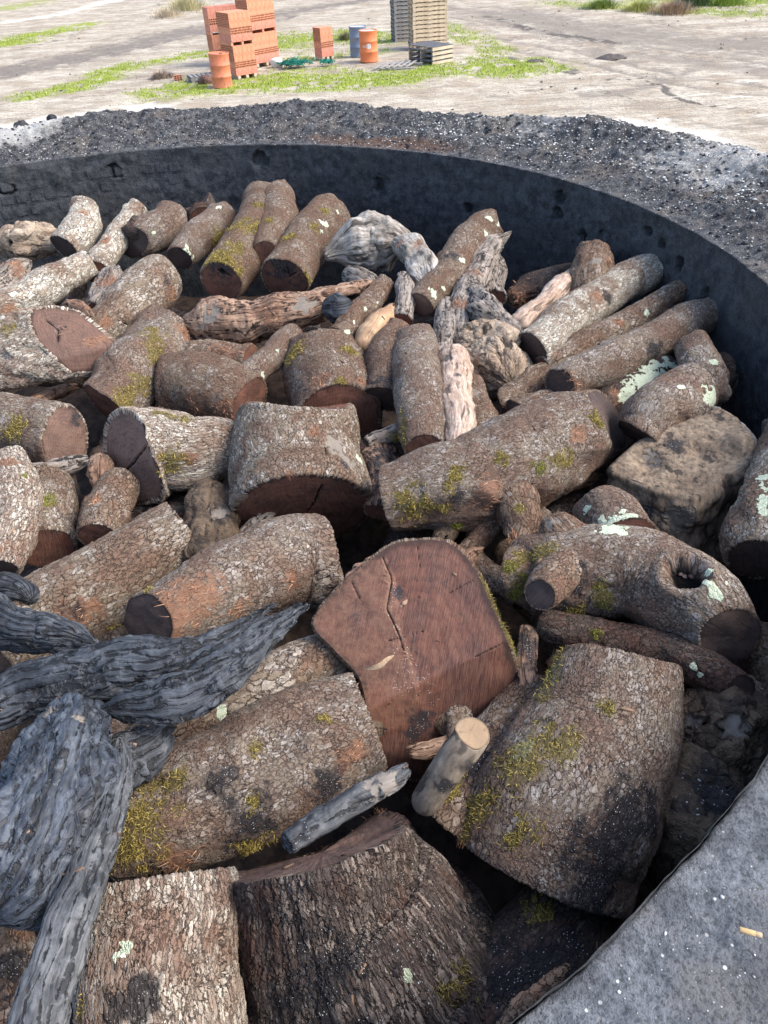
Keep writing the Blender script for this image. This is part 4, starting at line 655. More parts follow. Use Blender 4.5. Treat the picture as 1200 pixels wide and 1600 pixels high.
log('log', 'log', 'dark log crusted with mint green lichen below the lowest long log', [(940, 640, -.46, 60), (990, 612, -.42, 64), (1045, 582, -.40, 54)], 'deep', None, None, feats=[('lichen', 1000, 600, 30, 1040, 578), ('lichen', 990, 618, 20), ('torn', 965, 612, 12)])
prism('stump_block', 'stump', 'large angular weathered tan block without bark at the right of the pile', [(950, 735), (1000, 690), (1060, 665), (1122, 640), (1150, 655), (1190, 708), (1140, 745), (1086, 780), (1020, 765)], -.36, (-.12, -.30, .93), (-.02, -.12, -.40), 'block', 'block',
      feats=[('soot', 1000, 800, 26), ('bare', 1060, 820, 24)], cf=[('soot', 1055, 690, 16), ('bare', 1020, 710, 20), ('dent', 1010, 720, 34), ('knob', 1150, 690, 30), ('dent', 1090, 700, 24)], lump=.030, taper=1.0, sharp=True)
log('splinter', 'splinter', 'pale bark splinter standing along the back edge of the tan block', [(1112, 640, -.36, 12), (1150, 668, -.33, 16), (1180, 700, -.36, 12)], 'white', J(.01), J(.01), flat=(1, .4))
log('log', 'log', 'lichen edged log at the right edge with a black sawn end facing the camera', [(1235, 640, -.30, 60), (1222, 720, -.26, 90), (1200, 800, -.24, 112), (1182, 872, -.26, 112)], 'grey', None, C('dk', .6), feats=[('lichen', 1190, 740, 9, 1188, 800), ('torn', 1150, 865, 10)])
log('log', 'log', 'upper log end at the right edge leaning on the kiln wall', [(1215, 660, -.34, 50), (1225, 700, -.34, 60), (1240, 760, -.36, 60)], 'fine', RD, None)
log('log', 'log', 'red brown barked log under the black ended log at the right edge', [(1190, 1000, -.46, 70), (1215, 1050, -.44, 90), (1240, 1120, -.46, 90)], 'brown', None, C('dred'))
# the hollow forked log
tH, oH = log('forked_log', 'log', 'crooked forked log at right with a pebble filled hollow knot and dark right end', [(800, 900, -.30, 84), (850, 896, -.26, 132), (930, 892, -.23, 140), (1010, 905, -.21, 146), (1080, 940, -.20, 140), (1145, 996, -.25, 96)], 'fine', RD, C('dk', .72), lump=.05,
    feats=[('hole', 1072, 888, 36), ('lichen', 1110, 890, 12, 1118, 925), ('lichen', 1138, 908, 8), ('lichen', 960, 822, 24), ('lichen', 1072, 1008, 7), ('mossg', 815, 915, 18, 800, 935), ('moss', 820, 865, 16, 855, 862), ('mossg', 808, 885, 14), ('mossg', 940, 925, 14, 945, 950), ('moss', 900, 960, 18), ('stain', 895, 920, 18), ('torn', 1105, 985, 18, 1120, 1035), ('stain', 905, 880, 10), ('soot', 870, 960, 30)])
body(tH, oH, [(885, 890, -.25, 66), (862, 912, -.20, 62), (846, 932, -.175, 56)], 'brown', None, C('dk', .85), name='branch_stub', lump=.04)
body(tH, oH, [(905, 862, -.26, 80), (880, 835, -.22, 62), (866, 812, -.22, 50)], 'brown', None, dict(t='round', r=.5), name='branch_stub', lump=.08, feats=[('bare', 868, 808, 12), ('dust', 868, 803, 12)])
body(tH, oH, [(980, 850, -.26, 100), (955, 815, -.26, 92), (928, 782, -.30, 70)], 'fine', None, RD, name='branch_stub', lump=.05, feats=[('lichen', 955, 815, 30), ('moss', 930, 838, 12), ('lichen', 912, 790, 10)])
log('log', 'log', 'dark log running under the hollow knot log to a black cut end at right', [(850, 978, -.42, 50), (930, 990, -.40, 58), (1020, 1012, -.37, 62), (1100, 1048, -.36, 60), (1160, 1082, -.38, 48)], 'deep', None, C('dk', .6), feats=[('lichen', 1078, 1042, 7), ('lichen', 1088, 1052, 5), ('mossg', 925, 988, 10)])
log('board', 'board', 'dark reddish board in the gap between big red stump and hollow knot log', [(826, 980, -.46, 26), (824, 1030, -.46, 26), (826, 1090, -.5, 24)], 'bare', None, None, flat=(1, .3), feats=[('soot', 825, 1000, 40)])
# left middle
log('log', 'log', 'pale barked log with orange tear at the left edge below the brown oval face', [(8, 712, -.34, 62), (22, 770, -.32, 76), (20, 830, -.32, 76), (4, 885, -.34, 60)], 'flaky', RD, C('dk', .5), feats=[('torn', 12, 715, 16), ('mossg', 42, 740, 8), ('torn', 12, 850, 12)])
log('log', 'log', 'mossy log with a flat rust red sawn end between two left edge logs', [(80, 752, -.50, 70), (80, 810, -.46, 82), (76, 862, -.46, 86)], 'grey', None, C('red', .75), feats=[('mossg', 70, 775, 22), ('dust', 65, 812, 8)])
log('log', 'log', 'small log with a dark red sawn face under the oval faced log', [(190, 756, -.44, 60), (168, 796, -.41, 72), (152, 836, -.41, 72)], 'brown', None, C('dred', .6), feats=[('torn', 150, 775, 12), ('bare', 158, 782, 10)])
log('rotten_stump', 'stump', 'brown fibrous rotten piece between the slanting log and the cracked stump', [(338, 770, -.48, 56), (330, 815, -.45, 66), (322, 880, -.5, 56)], 'rotdk', RD, None, lump=.15, flute=.15, feats=[('bare', 340, 800, 18)])
log('rotten_lump', 'rotten wood', 'shredded reddish wood scrap in the gap right of the brown oval face', [(150, 722, -.48, 30), (160, 745, -.46, 34), (152, 768, -.5, 26)], 'bare', RD, RD, gnarl=.3)
log('log', 'log', 'dark red sided log in the gap right of the cracked stump', [(590, 705, -.46, 60), (600, 745, -.45, 56), (596, 800, -.50, 50)], 'bare', C('dred'), None, feats=[('soot', 600, 730, 60)])
log('twig', 'twig', 'long brown twig in the dark gap below the cracked stump', [(540, 915, -.42, 14), (562, 890, -.41, 18), (590, 872, -.42, 12)], 'bare', RD, RD, feats=[('soot', 560, 890, 14)])
# far rows
log('log', 'log', 'dark soot crusted log with a red torn end under the upright stub at upper right', [(912, 436, -.42, 44), (860, 446, -.38, 60), (800, 468, -.40, 54)], 'deep', None, J(.02, f='bare'), feats=[('soot', 860, 430, 60), ('torn', 800, 465, 30), ('torn', 820, 480, 16)])
log('branch_stub', 'stump', 'knobbly upright stub with a pale round knot beside the right kiln wall', [(930, 385, -.16, 46), (928, 410, -.17, 56), (918, 445, -.24, 60), (905, 490, -.38, 64)], 'brown', RD, None, gnarl=.06, lump=.12, feats=[('knob', 955, 403, 8), ('torn', 955, 403, 7), ('bare', 930, 400, 10)])
log('branch', 'branch', 'thin peeled pinkish branch leading up to the knobbly upright stub', [(905, 428, -.30, 24), (875, 450, -.29, 30), (845, 478, -.29, 27), (806, 512, -.31, 30)], 'pink', None, RD, lump=.14, gnarl=.06)
log('forked_branch', 'branch', 'grey bare branch upper prong of the small fork right of the crossing log', [(742, 450, -.28, 22), (758, 474, -.27, 30), (782, 500, -.28, 32), (808, 524, -.32, 28)], 'gwood', RD, RD, lump=.12)
log('forked_branch', 'branch', 'grey bare branch lower prong of the small fork right of the crossing log', [(735, 482, -.30, 28), (762, 496, -.28, 32), (792, 516, -.31, 30)], 'gwood', J(.02), None, lump=.12)
log('log', 'log', 'lichen tipped log crossing over the others below the far wall', [(659, 476, -.30, 44), (690, 442, -.25, 56), (722, 398, -.20, 56), (752, 362, -.16, 52), (776, 344, -.15, 40)], 'brown', C('gy', .6), RD, feats=[('lichen', 768, 335, 6), ('lichen', 785, 350, 6), ('lichen', 765, 364, 7), ('lichen', 682, 455, 8), ('lichen', 700, 450, 5), ('lichen', 728, 405, 8), ('stain', 705, 395, 14)])
log('splinter', 'splinter', 'brown broken splinter rising behind the lichen tipped crossing log', [(796, 368, -.22, 14), (768, 388, -.24, 34), (748, 425, -.28, 46), (728, 478, -.32, 46), (716, 540, -.40, 40)], 'gwood', J(.04), None, lump=.1, flute=.1, feats=[('torn', 740, 420, 12), ('torn', 720, 470, 16)])
log('splinter', 'splinter', 'brown split face plank below the crossing log', [(700, 480, -.36, 34), (698, 520, -.36, 36), (694, 566, -.40, 30)], 'gwood', None, None, flute=.1)
log('log', 'log', 'brown weathered stub standing between the crossing splinter and the far wall', [(770, 405, -.32, 40), (768, 435, -.36, 46), (772, 470, -.42, 40)], 'gwood', RD, None, lump=.12)
log('weathered_root', 'root', 'whitish weathered root stump with wavy grain near the far wall', [(512, 398, -.32, 40), (545, 386, -.25, 72), (590, 380, -.22, 84), (632, 380, -.24, 60), (655, 390, -.3, 30)], 'white', J(.03), J(.03), flat=(1, .6), lump=.16, gnarl=.08, flute=.10, facet=(6, .5), feats=[('soot', 590, 430, 16), ('crack', 575, 355, 4, 590, 400)])
log('weathered_root', 'root', 'pale fibrous arm of the whitish root bending down to the crossing log', [(618, 378, -.22, 26), (642, 392, -.21, 44), (658, 418, -.23, 50), (672, 450, -.27, 44)], 'white', RD, RD, lump=.1, flute=.1, feats=[('torn', 660, 375, 12), ('torn', 628, 375, 8)])
log('log', 'log', 'long mossy log with a dark cracked sawn end, left of the two mossy far logs', [(346, 441, -.28, 72), (372, 408, -.25, 76), (398, 360, -.20, 72), (412, 320, -.18, 66), (416, 302, -.2, 48)], 'brown', C('dred', .82), RD, feats=[('moss', 350, 398, 20, 330, 410), ('moss', 395, 350, 26), ('moss', 370, 380, 20, 340, 395), ('moss', 410, 315, 10), ('moss', 378, 425, 12)], cf=[('hole', 345, 430, 6), ('stain', 345, 425, 24), ('crack', 338, 428, 2, 358, 438)])
log('log', 'log', 'thick rounded brown log end beside the top of the left mossy far log', [(415, 395, -.26, 40), (432, 350, -.19, 56), (438, 315, -.16, 50), (430, 300, -.18, 40)], 'brown', None, RD, feats=[('moss', 415, 340, 8)])
log('log', 'log', 'right one of the two mossy far logs, with star cracked face and lichen on top', [(444, 437, -.28, 80), (466, 402, -.25, 74), (490, 365, -.22, 74), (515, 340, -.20, 76), (530, 335, -.24, 56)], 'brown', C('dred', .76), RD, feats=[('lichen', 512, 345, 10), ('lichen', 535, 335, 7), ('lichen', 508, 360, 7), ('moss', 495, 350, 10), ('moss', 510, 322, 10), ('moss', 485, 430, 7, 484, 445), ('moss', 450, 365, 12), ('bare', 465, 378, 7)], cf=[('crack', 440, 430, 2, 452, 438, 458, 432), ('crack', 446, 424, 2, 450, 440), ('stain', 440, 425, 30)])
log('log', 'log', 'lichen covered log left of the long mossy log', [(280, 402, -.36, 46), (305, 378, -.33, 54), (335, 350, -.29, 56), (362, 328, -.28, 40)], 'fine', C('dk', .7), RD, feats=[('lichen', 302, 400, 15), ('lichen', 340, 318, 6), ('moss', 345, 375, 12)])
log('log', 'log', 'small dark round log end highest against the far wall', [(318, 345, -.34, 46), (312, 318, -.26, 46)], 'deep', None, C('dk', .85))
log('log', 'log', 'curved log with a dark sawn left end, below the far wall left of centre', [(204, 378, -.31, 56), (232, 368, -.27, 64), (262, 350, -.24, 62), (268, 325, -.22, 44)], 'fine', C('dk', .6), RD, feats=[('torn', 212, 372, 8), ('lichen', 243, 368, 3), ('dust', 288, 338, 5)])
log('log', 'log', 'dark sawn disc shaped log end just above the curved log', [(216, 362, -.28, 34), (200, 350, -.25, 34)], 'deep', None, C('dk', .7))
log('log', 'log', 'long slim pale log reaching the far wall at upper left', [(218, 322, -.26, 30), (198, 350, -.29, 38), (165, 395, -.36, 42), (152, 425, -.40, 44)], 'pale', RD, None, feats=[('torn', 165, 370, 10)])
log('log', 'log', 'pale log with a dark cut end standing toward the far wall at left', [(133, 318, -.22, 38), (133, 345, -.22, 54), (118, 372, -.24, 60), (100, 388, -.27, 54)], 'pale', RD, C('dk', .5), feats=[('torn', 138, 330, 8)])
log('log', 'log', 'light grey log slanting down to the left edge at upper left', [(140, 408, -.32, 44), (85, 440, -.30, 56), (30, 470, -.30, 56), (-20, 492, -.32, 56)], 'pale', C('bare', -.2), None, feats=[('torn', 20, 482, 14)])
log('rotten_log', 'log', 'crumbling pale rotten log against the far wall at the left edge', [(8, 388, -.30, 36), (35, 380, -.27, 48), (65, 374, -.28, 46), (90, 372, -.32, 30)], 'rot', RD, RD, lump=.2, gnarl=.2, feats=[('soot', 60, 395, 10)])
log('rotten_log', 'log', 'broken rotten log with shredded top at the left edge', [(45, 412, -.32, 36), (25, 428, -.30, 46), (0, 455, -.32, 50), (-30, 480, -.34, 50)], 'gwood', J(.03), None, lump=.15, gnarl=.1, feats=[('torn', 32, 412, 18), ('lichen', 8, 460, 5)])
log('log', 'log', 'grey bent log with a reddish right shoulder in the upper left of the pile', [(266, 425, -.30, 56), (246, 438, -.26, 82), (215, 468, -.27, 86), (180, 500, -.31, 76), (150, 530, -.38, 60)], 'grey', RD, None, feats=[('stain', 268, 440, 14), ('torn', 275, 455, 12), ('torn', 172, 508, 12), ('crack', 192, 500, 3, 205, 512)])
log('rotten_stump', 'stump', 'broken stump with an orange shredded top left of the grey bent log', [(182, 420, -.34, 34), (172, 448, -.34, 48), (155, 490, -.40, 52)], 'gwood', J(.03), None, gnarl=.08, feats=[('torn', 178, 432, 22)])
log('bark_strip', 'bark', 'curled strips of torn orange bark on the slant cut log at left', [(100, 478, -.30, 16), (122, 480, -.285, 22), (142, 494, -.30, 12)], 'bare', J(.02), J(.02), feats=[('torn', 120, 482, 16)])
log('bare_root', 'root', 'long bare reddish root lying across behind the middle logs', [(284, 500, -.40, 30), (330, 508, -.35, 66), (390, 503, -.31, 72), (450, 488, -.29, 58), (505, 474, -.30, 46), (545, 462, -.33, 30)], 'bare', RD, None, lump=.14, flute=.10, feats=[('bare', 480, 470, 18), ('torn', 420, 500, 20), ('bare', 320, 495, 20)])
log('charred_chunk', 'charred wood', 'black charred knob at the right end of the long bare root', [(510, 486, -.30, 34), (530, 484, -.27, 46), (548, 482, -.30, 26)], 'char', RD, RD, lump=.15, gnarl=.1)
log('splinter', 'splinter', 'orange frayed splinter above the charred knob', [(498, 462, -.29, 10), (530, 456, -.27, 20), (565, 446, -.27, 20), (580, 442, -.29, 12)], 'bare', J(.03), RD, gnarl=.1, feats=[('torn', 520, 456, 12)])
log('branch', 'branch', 'gnarled grey branch piece above the frayed splinter', [(540, 428, -.32, 22), (562, 436, -.28, 30), (585, 446, -.30, 26)], 'gwood', RD, RD, gnarl=.14)
log('branch', 'branch', 'brown branch with small lichen dots leaning up toward the whitish root', [(606, 438, -.28, 30), (578, 470, -.29, 36), (550, 500, -.32, 38), (528, 528, -.36, 34)], 'brown', RD, None, feats=[('lichen', 595, 475, 5), ('lichen', 575, 482, 5), ('lichen', 548, 515, 6), ('lichen', 560, 503, 4)])
log('branch', 'branch', 'smooth tan peeled branch elbow below the upright brown stick', [(618, 482, -.36, 22), (598, 502, -.33, 32), (578, 520, -.35, 36), (568, 552, -.42, 30)], 'tan', RD, RD)
log('stick', 'stick', 'upright brown stick between the tan elbow and the crossing log', [(630, 434, -.30, 26), (634, 465, -.30, 32), (628, 505, -.36, 34)], 'gwood', RD, None)
log('log', 'log', 'low reddish lump of bark under the long bare root', [(250, 560, -.5, 50), (330, 560, -.46, 60), (400, 570, -.46, 60)], 'brown', None, None, feats=[('torn', 340, 560, 30)])
# things lying on the wood
tL = thing('fallen_leaf', 'slender curled dry leaf lying on the biggest red stump face', 'leaf', at(592, 1036, -.33)); _o = at(592, 1036, -.33)
Lc = catmull([at(568, 1044, -.36), at(580, 1044, -.345), at(594, 1040, -.335), at(606, 1030, -.335), at(616, 1024, -.34)], 15); wv = np.sin(np.linspace(.05, 3.0, 15))**.8*.0085; up = np.array([-.2, -.5, .85]); sdv = nrm(np.cross(np.gradient(Lc, axis=0), up))
Vl = np.stack([Lc-sdv*wv[:, None]+up*.003, Lc, Lc+sdv*wv[:, None]+up*.003], 1).reshape(-1, 3)-_o
obj('leaf_blade', mesh_np('leaf_blade', Vl, grid_faces(15, 3, False)), plain('dry_leaf', (.26, .17, .10), (.38, .28, .18), 60), tL)
_b = at(1173, 1457, .012); tB = thing('cigarette_butt', 'tan and white cigarette butt lying on the near cement rim', 'cigarette butt', _b); _d = nrm(at(1191, 1461, .012)-at(1155, 1451, .012))
def rod(a, b, r, n=14, caps=True):
    a = np.array(a, float); b = np.array(b, float); d = nrm(b-a); x = nrm(np.cross(d, [0.3, .1, 1])); y = np.cross(d, x); th = np.linspace(0, 2*np.pi, n, endpoint=False); c = (np.cos(th)[:, None]*x+np.sin(th)[:, None]*y)*r
    V = np.vstack([a+c*.05, a+c*.9, a+c+d*r*.15, b+c-d*r*.15, b+c*.9, b+c*.05]); return V, grid_faces(6, n)[:, ::-1]
V_, F_ = rod(-_d*.019, _d*.008, .0050); obj('filter', mesh_np('filter', V_, F_), plain('filter_paper', (.62, .40, .18), (.70, .50, .26), 200), tB)
V_, F_ = rod(_d*.008, _d*.019, .0049); obj('paper', mesh_np('paper', V_, F_), plain('ash_paper', (.50, .36, .18), (.62, .5, .34), 200), tB)
def pebbles():
    c = at(1074, 889, -.245); r = np.random.default_rng(5); n = 26; p = c+np.c_[r.normal(0, .026, n), r.normal(0, .020, n), r.uniform(-.01, .012, n)]
    t = thing('pebble_pile', 'reddish pebbles lying in the dark hollow knot', 'pebbles', c); rocks('pebbles', p-c*0, r.uniform(.006, .013, n), M['pebble'], t, 6, None, c)
pebbles()
# deep layer: logs glimpsed in the dark gaps under the top layer
r_ = np.random.default_rng(21); made = 0
for k in range(400):
    if made >= 46: break
    a = r_.uniform(0, 6.28); q = KR*.86*math.sqrt(r_.random()); x = KC[0]+q*math.cos(a); y = KC[1]+q*math.sin(a)
    p = np.array([x, y, -.86]); u, v, zc = proj(p[None]); u, v, zc = float(u[0]), float(v[0]), float(zc[0])
    if zc < .3 or not (-150 < u < 1350 and 330 < v < 1750): continue
    d = r_.uniform(0, math.pi); L_ = r_.uniform(.22, .45); R_ = r_.uniform(.07, .13); A_ = p+np.array([math.cos(d), math.sin(d), r_.uniform(-.1, .1)])*L_; B_ = p-np.array([math.cos(d), math.sin(d), 0])*L_
    if max(np.hypot(*(A_[:2]-KC)), np.hypot(*(B_[:2]-KC))) > KR-.1: continue
    ua, va, za = proj(A_[None]); ub, vb, zb = proj(B_[None])
    if min(za[0], zb[0]) < .3: continue
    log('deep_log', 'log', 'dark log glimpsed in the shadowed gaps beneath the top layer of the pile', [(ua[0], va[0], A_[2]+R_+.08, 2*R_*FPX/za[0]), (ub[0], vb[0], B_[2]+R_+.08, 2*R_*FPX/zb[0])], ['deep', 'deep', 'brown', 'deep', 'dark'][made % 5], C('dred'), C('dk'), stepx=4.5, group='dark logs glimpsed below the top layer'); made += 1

r_ = np.random.default_rng(55); made = 0
for k in range(600):
    if made >= 44: break
    u, v = r_.uniform(20, 1120), r_.uniform(430, 1330)
    if u < 480 and v > 960 or (u > 560 and v > 1190): continue
    p = at(u, v, -.62)
    if np.hypot(*(p[:2]-KC)) > KR-.25: continue
    a_ = r_.uniform(0, math.pi); L_ = r_.uniform(.09, .22); dv = np.array([math.cos(a_), math.sin(a_), r_.uniform(-.35, .35)])*L_; ua, va, za = proj((p+dv)[None]); ub, vb, zb = proj((p-dv)[None]); R_ = r_.uniform(.02, .055); tp = r_.uniform(-.60, -.50)
    mt = ['bare', 'gwood', 'brown', 'rotdk', 'fine', 'bare', 'rotdk'][made % 7]
    log('split_piece', 'wood piece', 'small broken or split wood piece stuck in a gap between the larger logs', [(ua[0], va[0], tp+dv[2], 2*R_*FPX/za[0]), ((ua[0]+ub[0])/2+r_.uniform(-6, 6), (va[0]+vb[0])/2, tp, 2.3*R_*FPX/za[0]), (ub[0], vb[0], tp-dv[2], 1.8*R_*FPX/zb[0])], mt, J(.04, tip=.5) if mt not in ('brown', 'fine') else C('dred'), J(.03, tip=.6) if mt not in ('brown', 'fine') else C('dk'), lump=.12, flute=.08, stepx=2.2, group='small split pieces stuck in the gaps'); made += 1
bpy.context.view_layer.update()
def chips():
    dg = bpy.context.evaluated_depsgraph_get(); r = np.random.default_rng(91); P = []; Nn = []
    while len(P) < 3600:
        a = r.uniform(0, 6.28); q = KR*.97*math.sqrt(r.random()); x = KC[0]+q*math.cos(a); y = KC[1]+q*math.sin(a)
        ok, loc, n, _, ob, _ = SC.ray_cast(dg, Vector((x, y, 1.2)), Vector((0, 0, -1)))
        if ok and loc.z < -.02: 
            if loc.z > -.45 and r.random() < .62: continue
            P.append(loc[:]); Nn.append(n[:])
        elif not ok: P.append((x, y, -1.4)); Nn.append((0, 0, 1))
    P = np.array(P); Nn = nrm(Nn); n = len(P); k = r.random(n) < .55; L = np.where(k, r.uniform(.005, .018, n), r.uniform(.003, .010, n))*(.35+r.random(n)**1.5); d = nrm(np.cross(Nn, r.normal(0, 1, (n, 3)))); e = np.cross(Nn, d); w = L*np.where(k, .22, .7); h = .0016+L*.08
    Pc = P+Nn*(h*1.6)[:, None]; V = []
    for sx, sy, sz in ((-1, -1, 0), (1, -.6, 0), (.8, 1, 0), (-.9, .7, 0), (-.9, -.8, 1), (.9, -.5, 1), (.7, .8, 1), (-.8, .6, 1)): V.append(Pc+d*(L*sx*r.uniform(.7, 1.2, n))[:, None]+e*(w*sy*r.uniform(.7, 1.2, n))[:, None]+Nn*(h*(sz*1.5-.5)+L*.25*r.normal(0, 1, n)*.4)[:, None])
    V = np.stack(V, 1).reshape(-1, 3); f = np.array([[0, 3, 2, 1], [4, 5, 6, 7], [0, 1, 5, 4], [1, 2, 6, 5], [2, 3, 7, 6], [3, 0, 4, 7]]); F = (f[None]+8*np.arange(n)[:, None, None]).reshape(-1, 4)
    o = obj('bark_chips', mesh_np('bark_chips', V, F, smooth=False), flatmat('bark_chip', (.06, .034, .024), (.26, .165, .11)), None, 'stuff', 'loose bark chips and wood crumbs scattered over and between the logs'); o['category'] = 'bark chips'
chips()
# ------------------------------------------------------------------ things standing in the yard
import bmesh
def boxmesh(name, sx, sy, sz, mat=None, bev=0, off=(0, 0, 0), mats=None):
    bm = bmesh.new(); bmesh.ops.create_cube(bm, size=1)
    for v in bm.verts: v.co = Vector((v.co.x*sx+off[0], v.co.y*sy+off[1], v.co.z*sz+off[2]))
    if bev: bmesh.ops.bevel(bm, geom=bm.edges[:], offset=bev, segments=1, affect='EDGES')
    me = bpy.data.meshes.new(name); bm.to_mesh(me); bm.free()
    if mats:
        for m in mats: me.materials.append(m)
    elif mat: me.materials.append(mat)
    return me
def yaw(u0, v0, u1, v1, z=GZ): a = G(u0, v0, z); b = G(u1, v1, z); return math.atan2(b[1]-a[1], b[0]-a[0]), float(np.hypot(*(b-a)[:2]))
# hollow clay bricks: end faces carry a recessed grid of holes
clay = plain('clay', (.52, .215, .125), (.66, .32, .20), 9, .9, .15); clayp = plain('clay_pink', (.50, .20, .14), (.62, .29, .21), 9, .9, .15); holem = plain('clay_hole', (.05, .018, .012), (.09, .03, .02))
def brickmesh(sx, sy, sz, axis, nu, nv, m):
    """hollow brick, holes open on both ends of the given axis"""
    V, Fc, mi = [], [], []
    def quad(p, k): i = len(V); V.extend(p); Fc.append([i, i+1, i+2, i+3]); mi.append(k)
    S = np.array([sx, sy, sz])/2; u_, v_ = [a for a in range(3) if a != axis]
    for a in range(3):
        for sg in (-1, 1):
            if a == axis: continue
            b, c = [q for q in range(3) if q != a]; pts = []
            for du, dv in ((-1, -1), (1, -1), (1, 1), (-1, 1)): p = np.zeros(3); p[a] = S[a]*sg; p[b] = S[b]*du; p[c] = S[c]*dv; pts.append(p)
            quad(pts, 0)
    for sg in (-1, 1):
        us = np.linspace(-S[u_], S[u_], nu+1); vs_ = np.linspace(-S[v_], S[v_], nv+1); w = min(us[1]-us[0], vs_[1]-vs_[0])*.17
        def P(u, v, d): p = np.zeros(3); p[axis] = sg*(S[axis]-d); p[u_] = u; p[v_] = v; return p
        for i in range(nu):
            for j in range(nv):
                a, b, c, d = us[i], us[i+1], vs_[j], vs_[j+1]; O = [(a, c), (b, c), (b, d), (a, d)]; I = [(a+w, c+w), (b-w, c+w), (b-w, d-w), (a+w, d-w)]
                for k in range(4): quad([P(*O[k], 0), P(*O[(k+1) % 4], 0), P(*I[(k+1) % 4], 0), P(*I[k], 0)], 0); quad([P(*I[k], 0), P(*I[(k+1) % 4], 0), P(*I[(k+1) % 4], .03), P(*I[k], .03)], 0)
                quad([P(*q, .03) for q in I], 1)
    return mesh_np('brick', np.array(V), np.array(Fc), smooth=False, mats=(m, holem), mi=mi)
def brick_stack(label, u0, v0, ur, vr, wx, wy, bands, gap_at=(), nx=5, ny=3, name='brick_stack'):
    """front corner at pixel (u0,v0); right face runs toward (ur,vr); bands from the ground up: (height, kind)"""
    th, _ = yaw(u0, v0, ur, vr); c0 = G(u0, v0); t = thing(name, label, 'bricks', c0, th); z = .10; cache = {}
    pw = M['gwood']; plat = []
    for kx in (0.12, .5, .88):
        o = obj('pallet_block', boxmesh('pallet_block', .09, wy, .09, palw), None, t, loc=(wx*kx, wy/2, .05))
    for bi, (h, kd) in enumerate(bands):
        if kd == 'gap':
            for fx in (.02, .5, .98): obj('spacer', boxmesh('spacer', .07, wy*.96, h, clay), None, t, loc=(wx*fx, wy/2, z+h/2))
            z += h; continue
        nxx = nx if kd != 'flat' else nx-1; bx, by = wx/nxx, wy/ny
        key = (kd, h)
        if key not in cache:
            if kd == 'tall': cache[key] = brickmesh(bx*.985, by*.985, h*.985, 0, 3, 8, clay)      # holes on the left face
            elif kd == 'flat': cache[key] = brickmesh(bx*.985, by*.985, h*.985, 2, 2, 2, clayp)
            else: cache[key] = brickmesh(bx*.985, by*.985, h*.985, 1, 3, 3, clay)                # holes on the right face
        for i in range(nxx):
            for j in range(ny):
                if 0 < i < nxx-1 and 0 < j < ny-1 and bi < len(bands)-1: continue
                obj('brick', cache[key], None, t, loc=(bx*(i+.5)+random.uniform(-.004, .004), by*(j+.5)+random.uniform(-.004, .004), z+h/2))
        z += h
    return t
palw = plain('pallet_wood', (.42, .34, .25), (.60, .50, .38), 8, .9, .1, stretch=(.3, 1, 1)); palg = plain('pallet_grey_wood', (.20, .19, .18), (.36, .345, .33), 8, .9, .1, stretch=(.3, 1, 1)); pald = plain('pallet_dark_wood', (.10, .10, .105), (.22, .22, .225), 8, .9, .1, stretch=(.3, 1, 1)); palt = plain('pallet_tan_wood', (.46, .36, .24), (.66, .54, .38), 8, .9, .1)
B1 = [(.20, 'flat'), (.17, 'row'), (.42, 'tall'), (.09, 'gap'), (.19, 'flat'), (.18, 'row'), (.37, 'tall')]
brick_stack('front stack of orange hollow bricks behind the rusty drum, brightly lit on its right side', 371, 125, 406, 119, .74, .80, B1)
brick_stack('taller stack of orange hollow bricks behind and right of the front stack', 399, 106, 449, 96, 1.06, .62, [(.24, 'flat'), (.16, 'row'), (.44, 'tall'), (.09, 'gap'), (.22, 'flat'), (.18, 'row'), (.46, 'tall')], nx=6)
brick_stack('brick stack mostly hidden behind the front orange stack, only its pink top showing', 338, 104, 385, 98, 1.05, .6, [(.20, 'flat'), (.17, 'row'), (.42, 'tall'), (.09, 'gap'), (.19, 'flat'), (.18, 'row'), (.30, 'flat')], nx=5)
brick_stack('small stack of orange bricks alone between the netting and the drums', 504, 95, 528, 91, .48, .46, [(.26, 'flat'), (.17, 'row'), (.40, 'tall')], nx=3, ny=2)
def rust(name, a, b, c): 
    B = NB(name); T = B.n('TexCoord').outputs['Object']; n = B.noise(T, 3.5, 6, .7).outputs[0]; n2 = B.noise(B.scale(T, (1, 1, .3)), 9, 5, .7).outputs[0]
    col = B.mix(B.step(n, .45, .62), a, b); col = B.mix(B.math('MULTIPLY', B.step(n2, .56, .72), .8), col, c); B.bump(n2, .01); return B.fin(col, .6, .4)
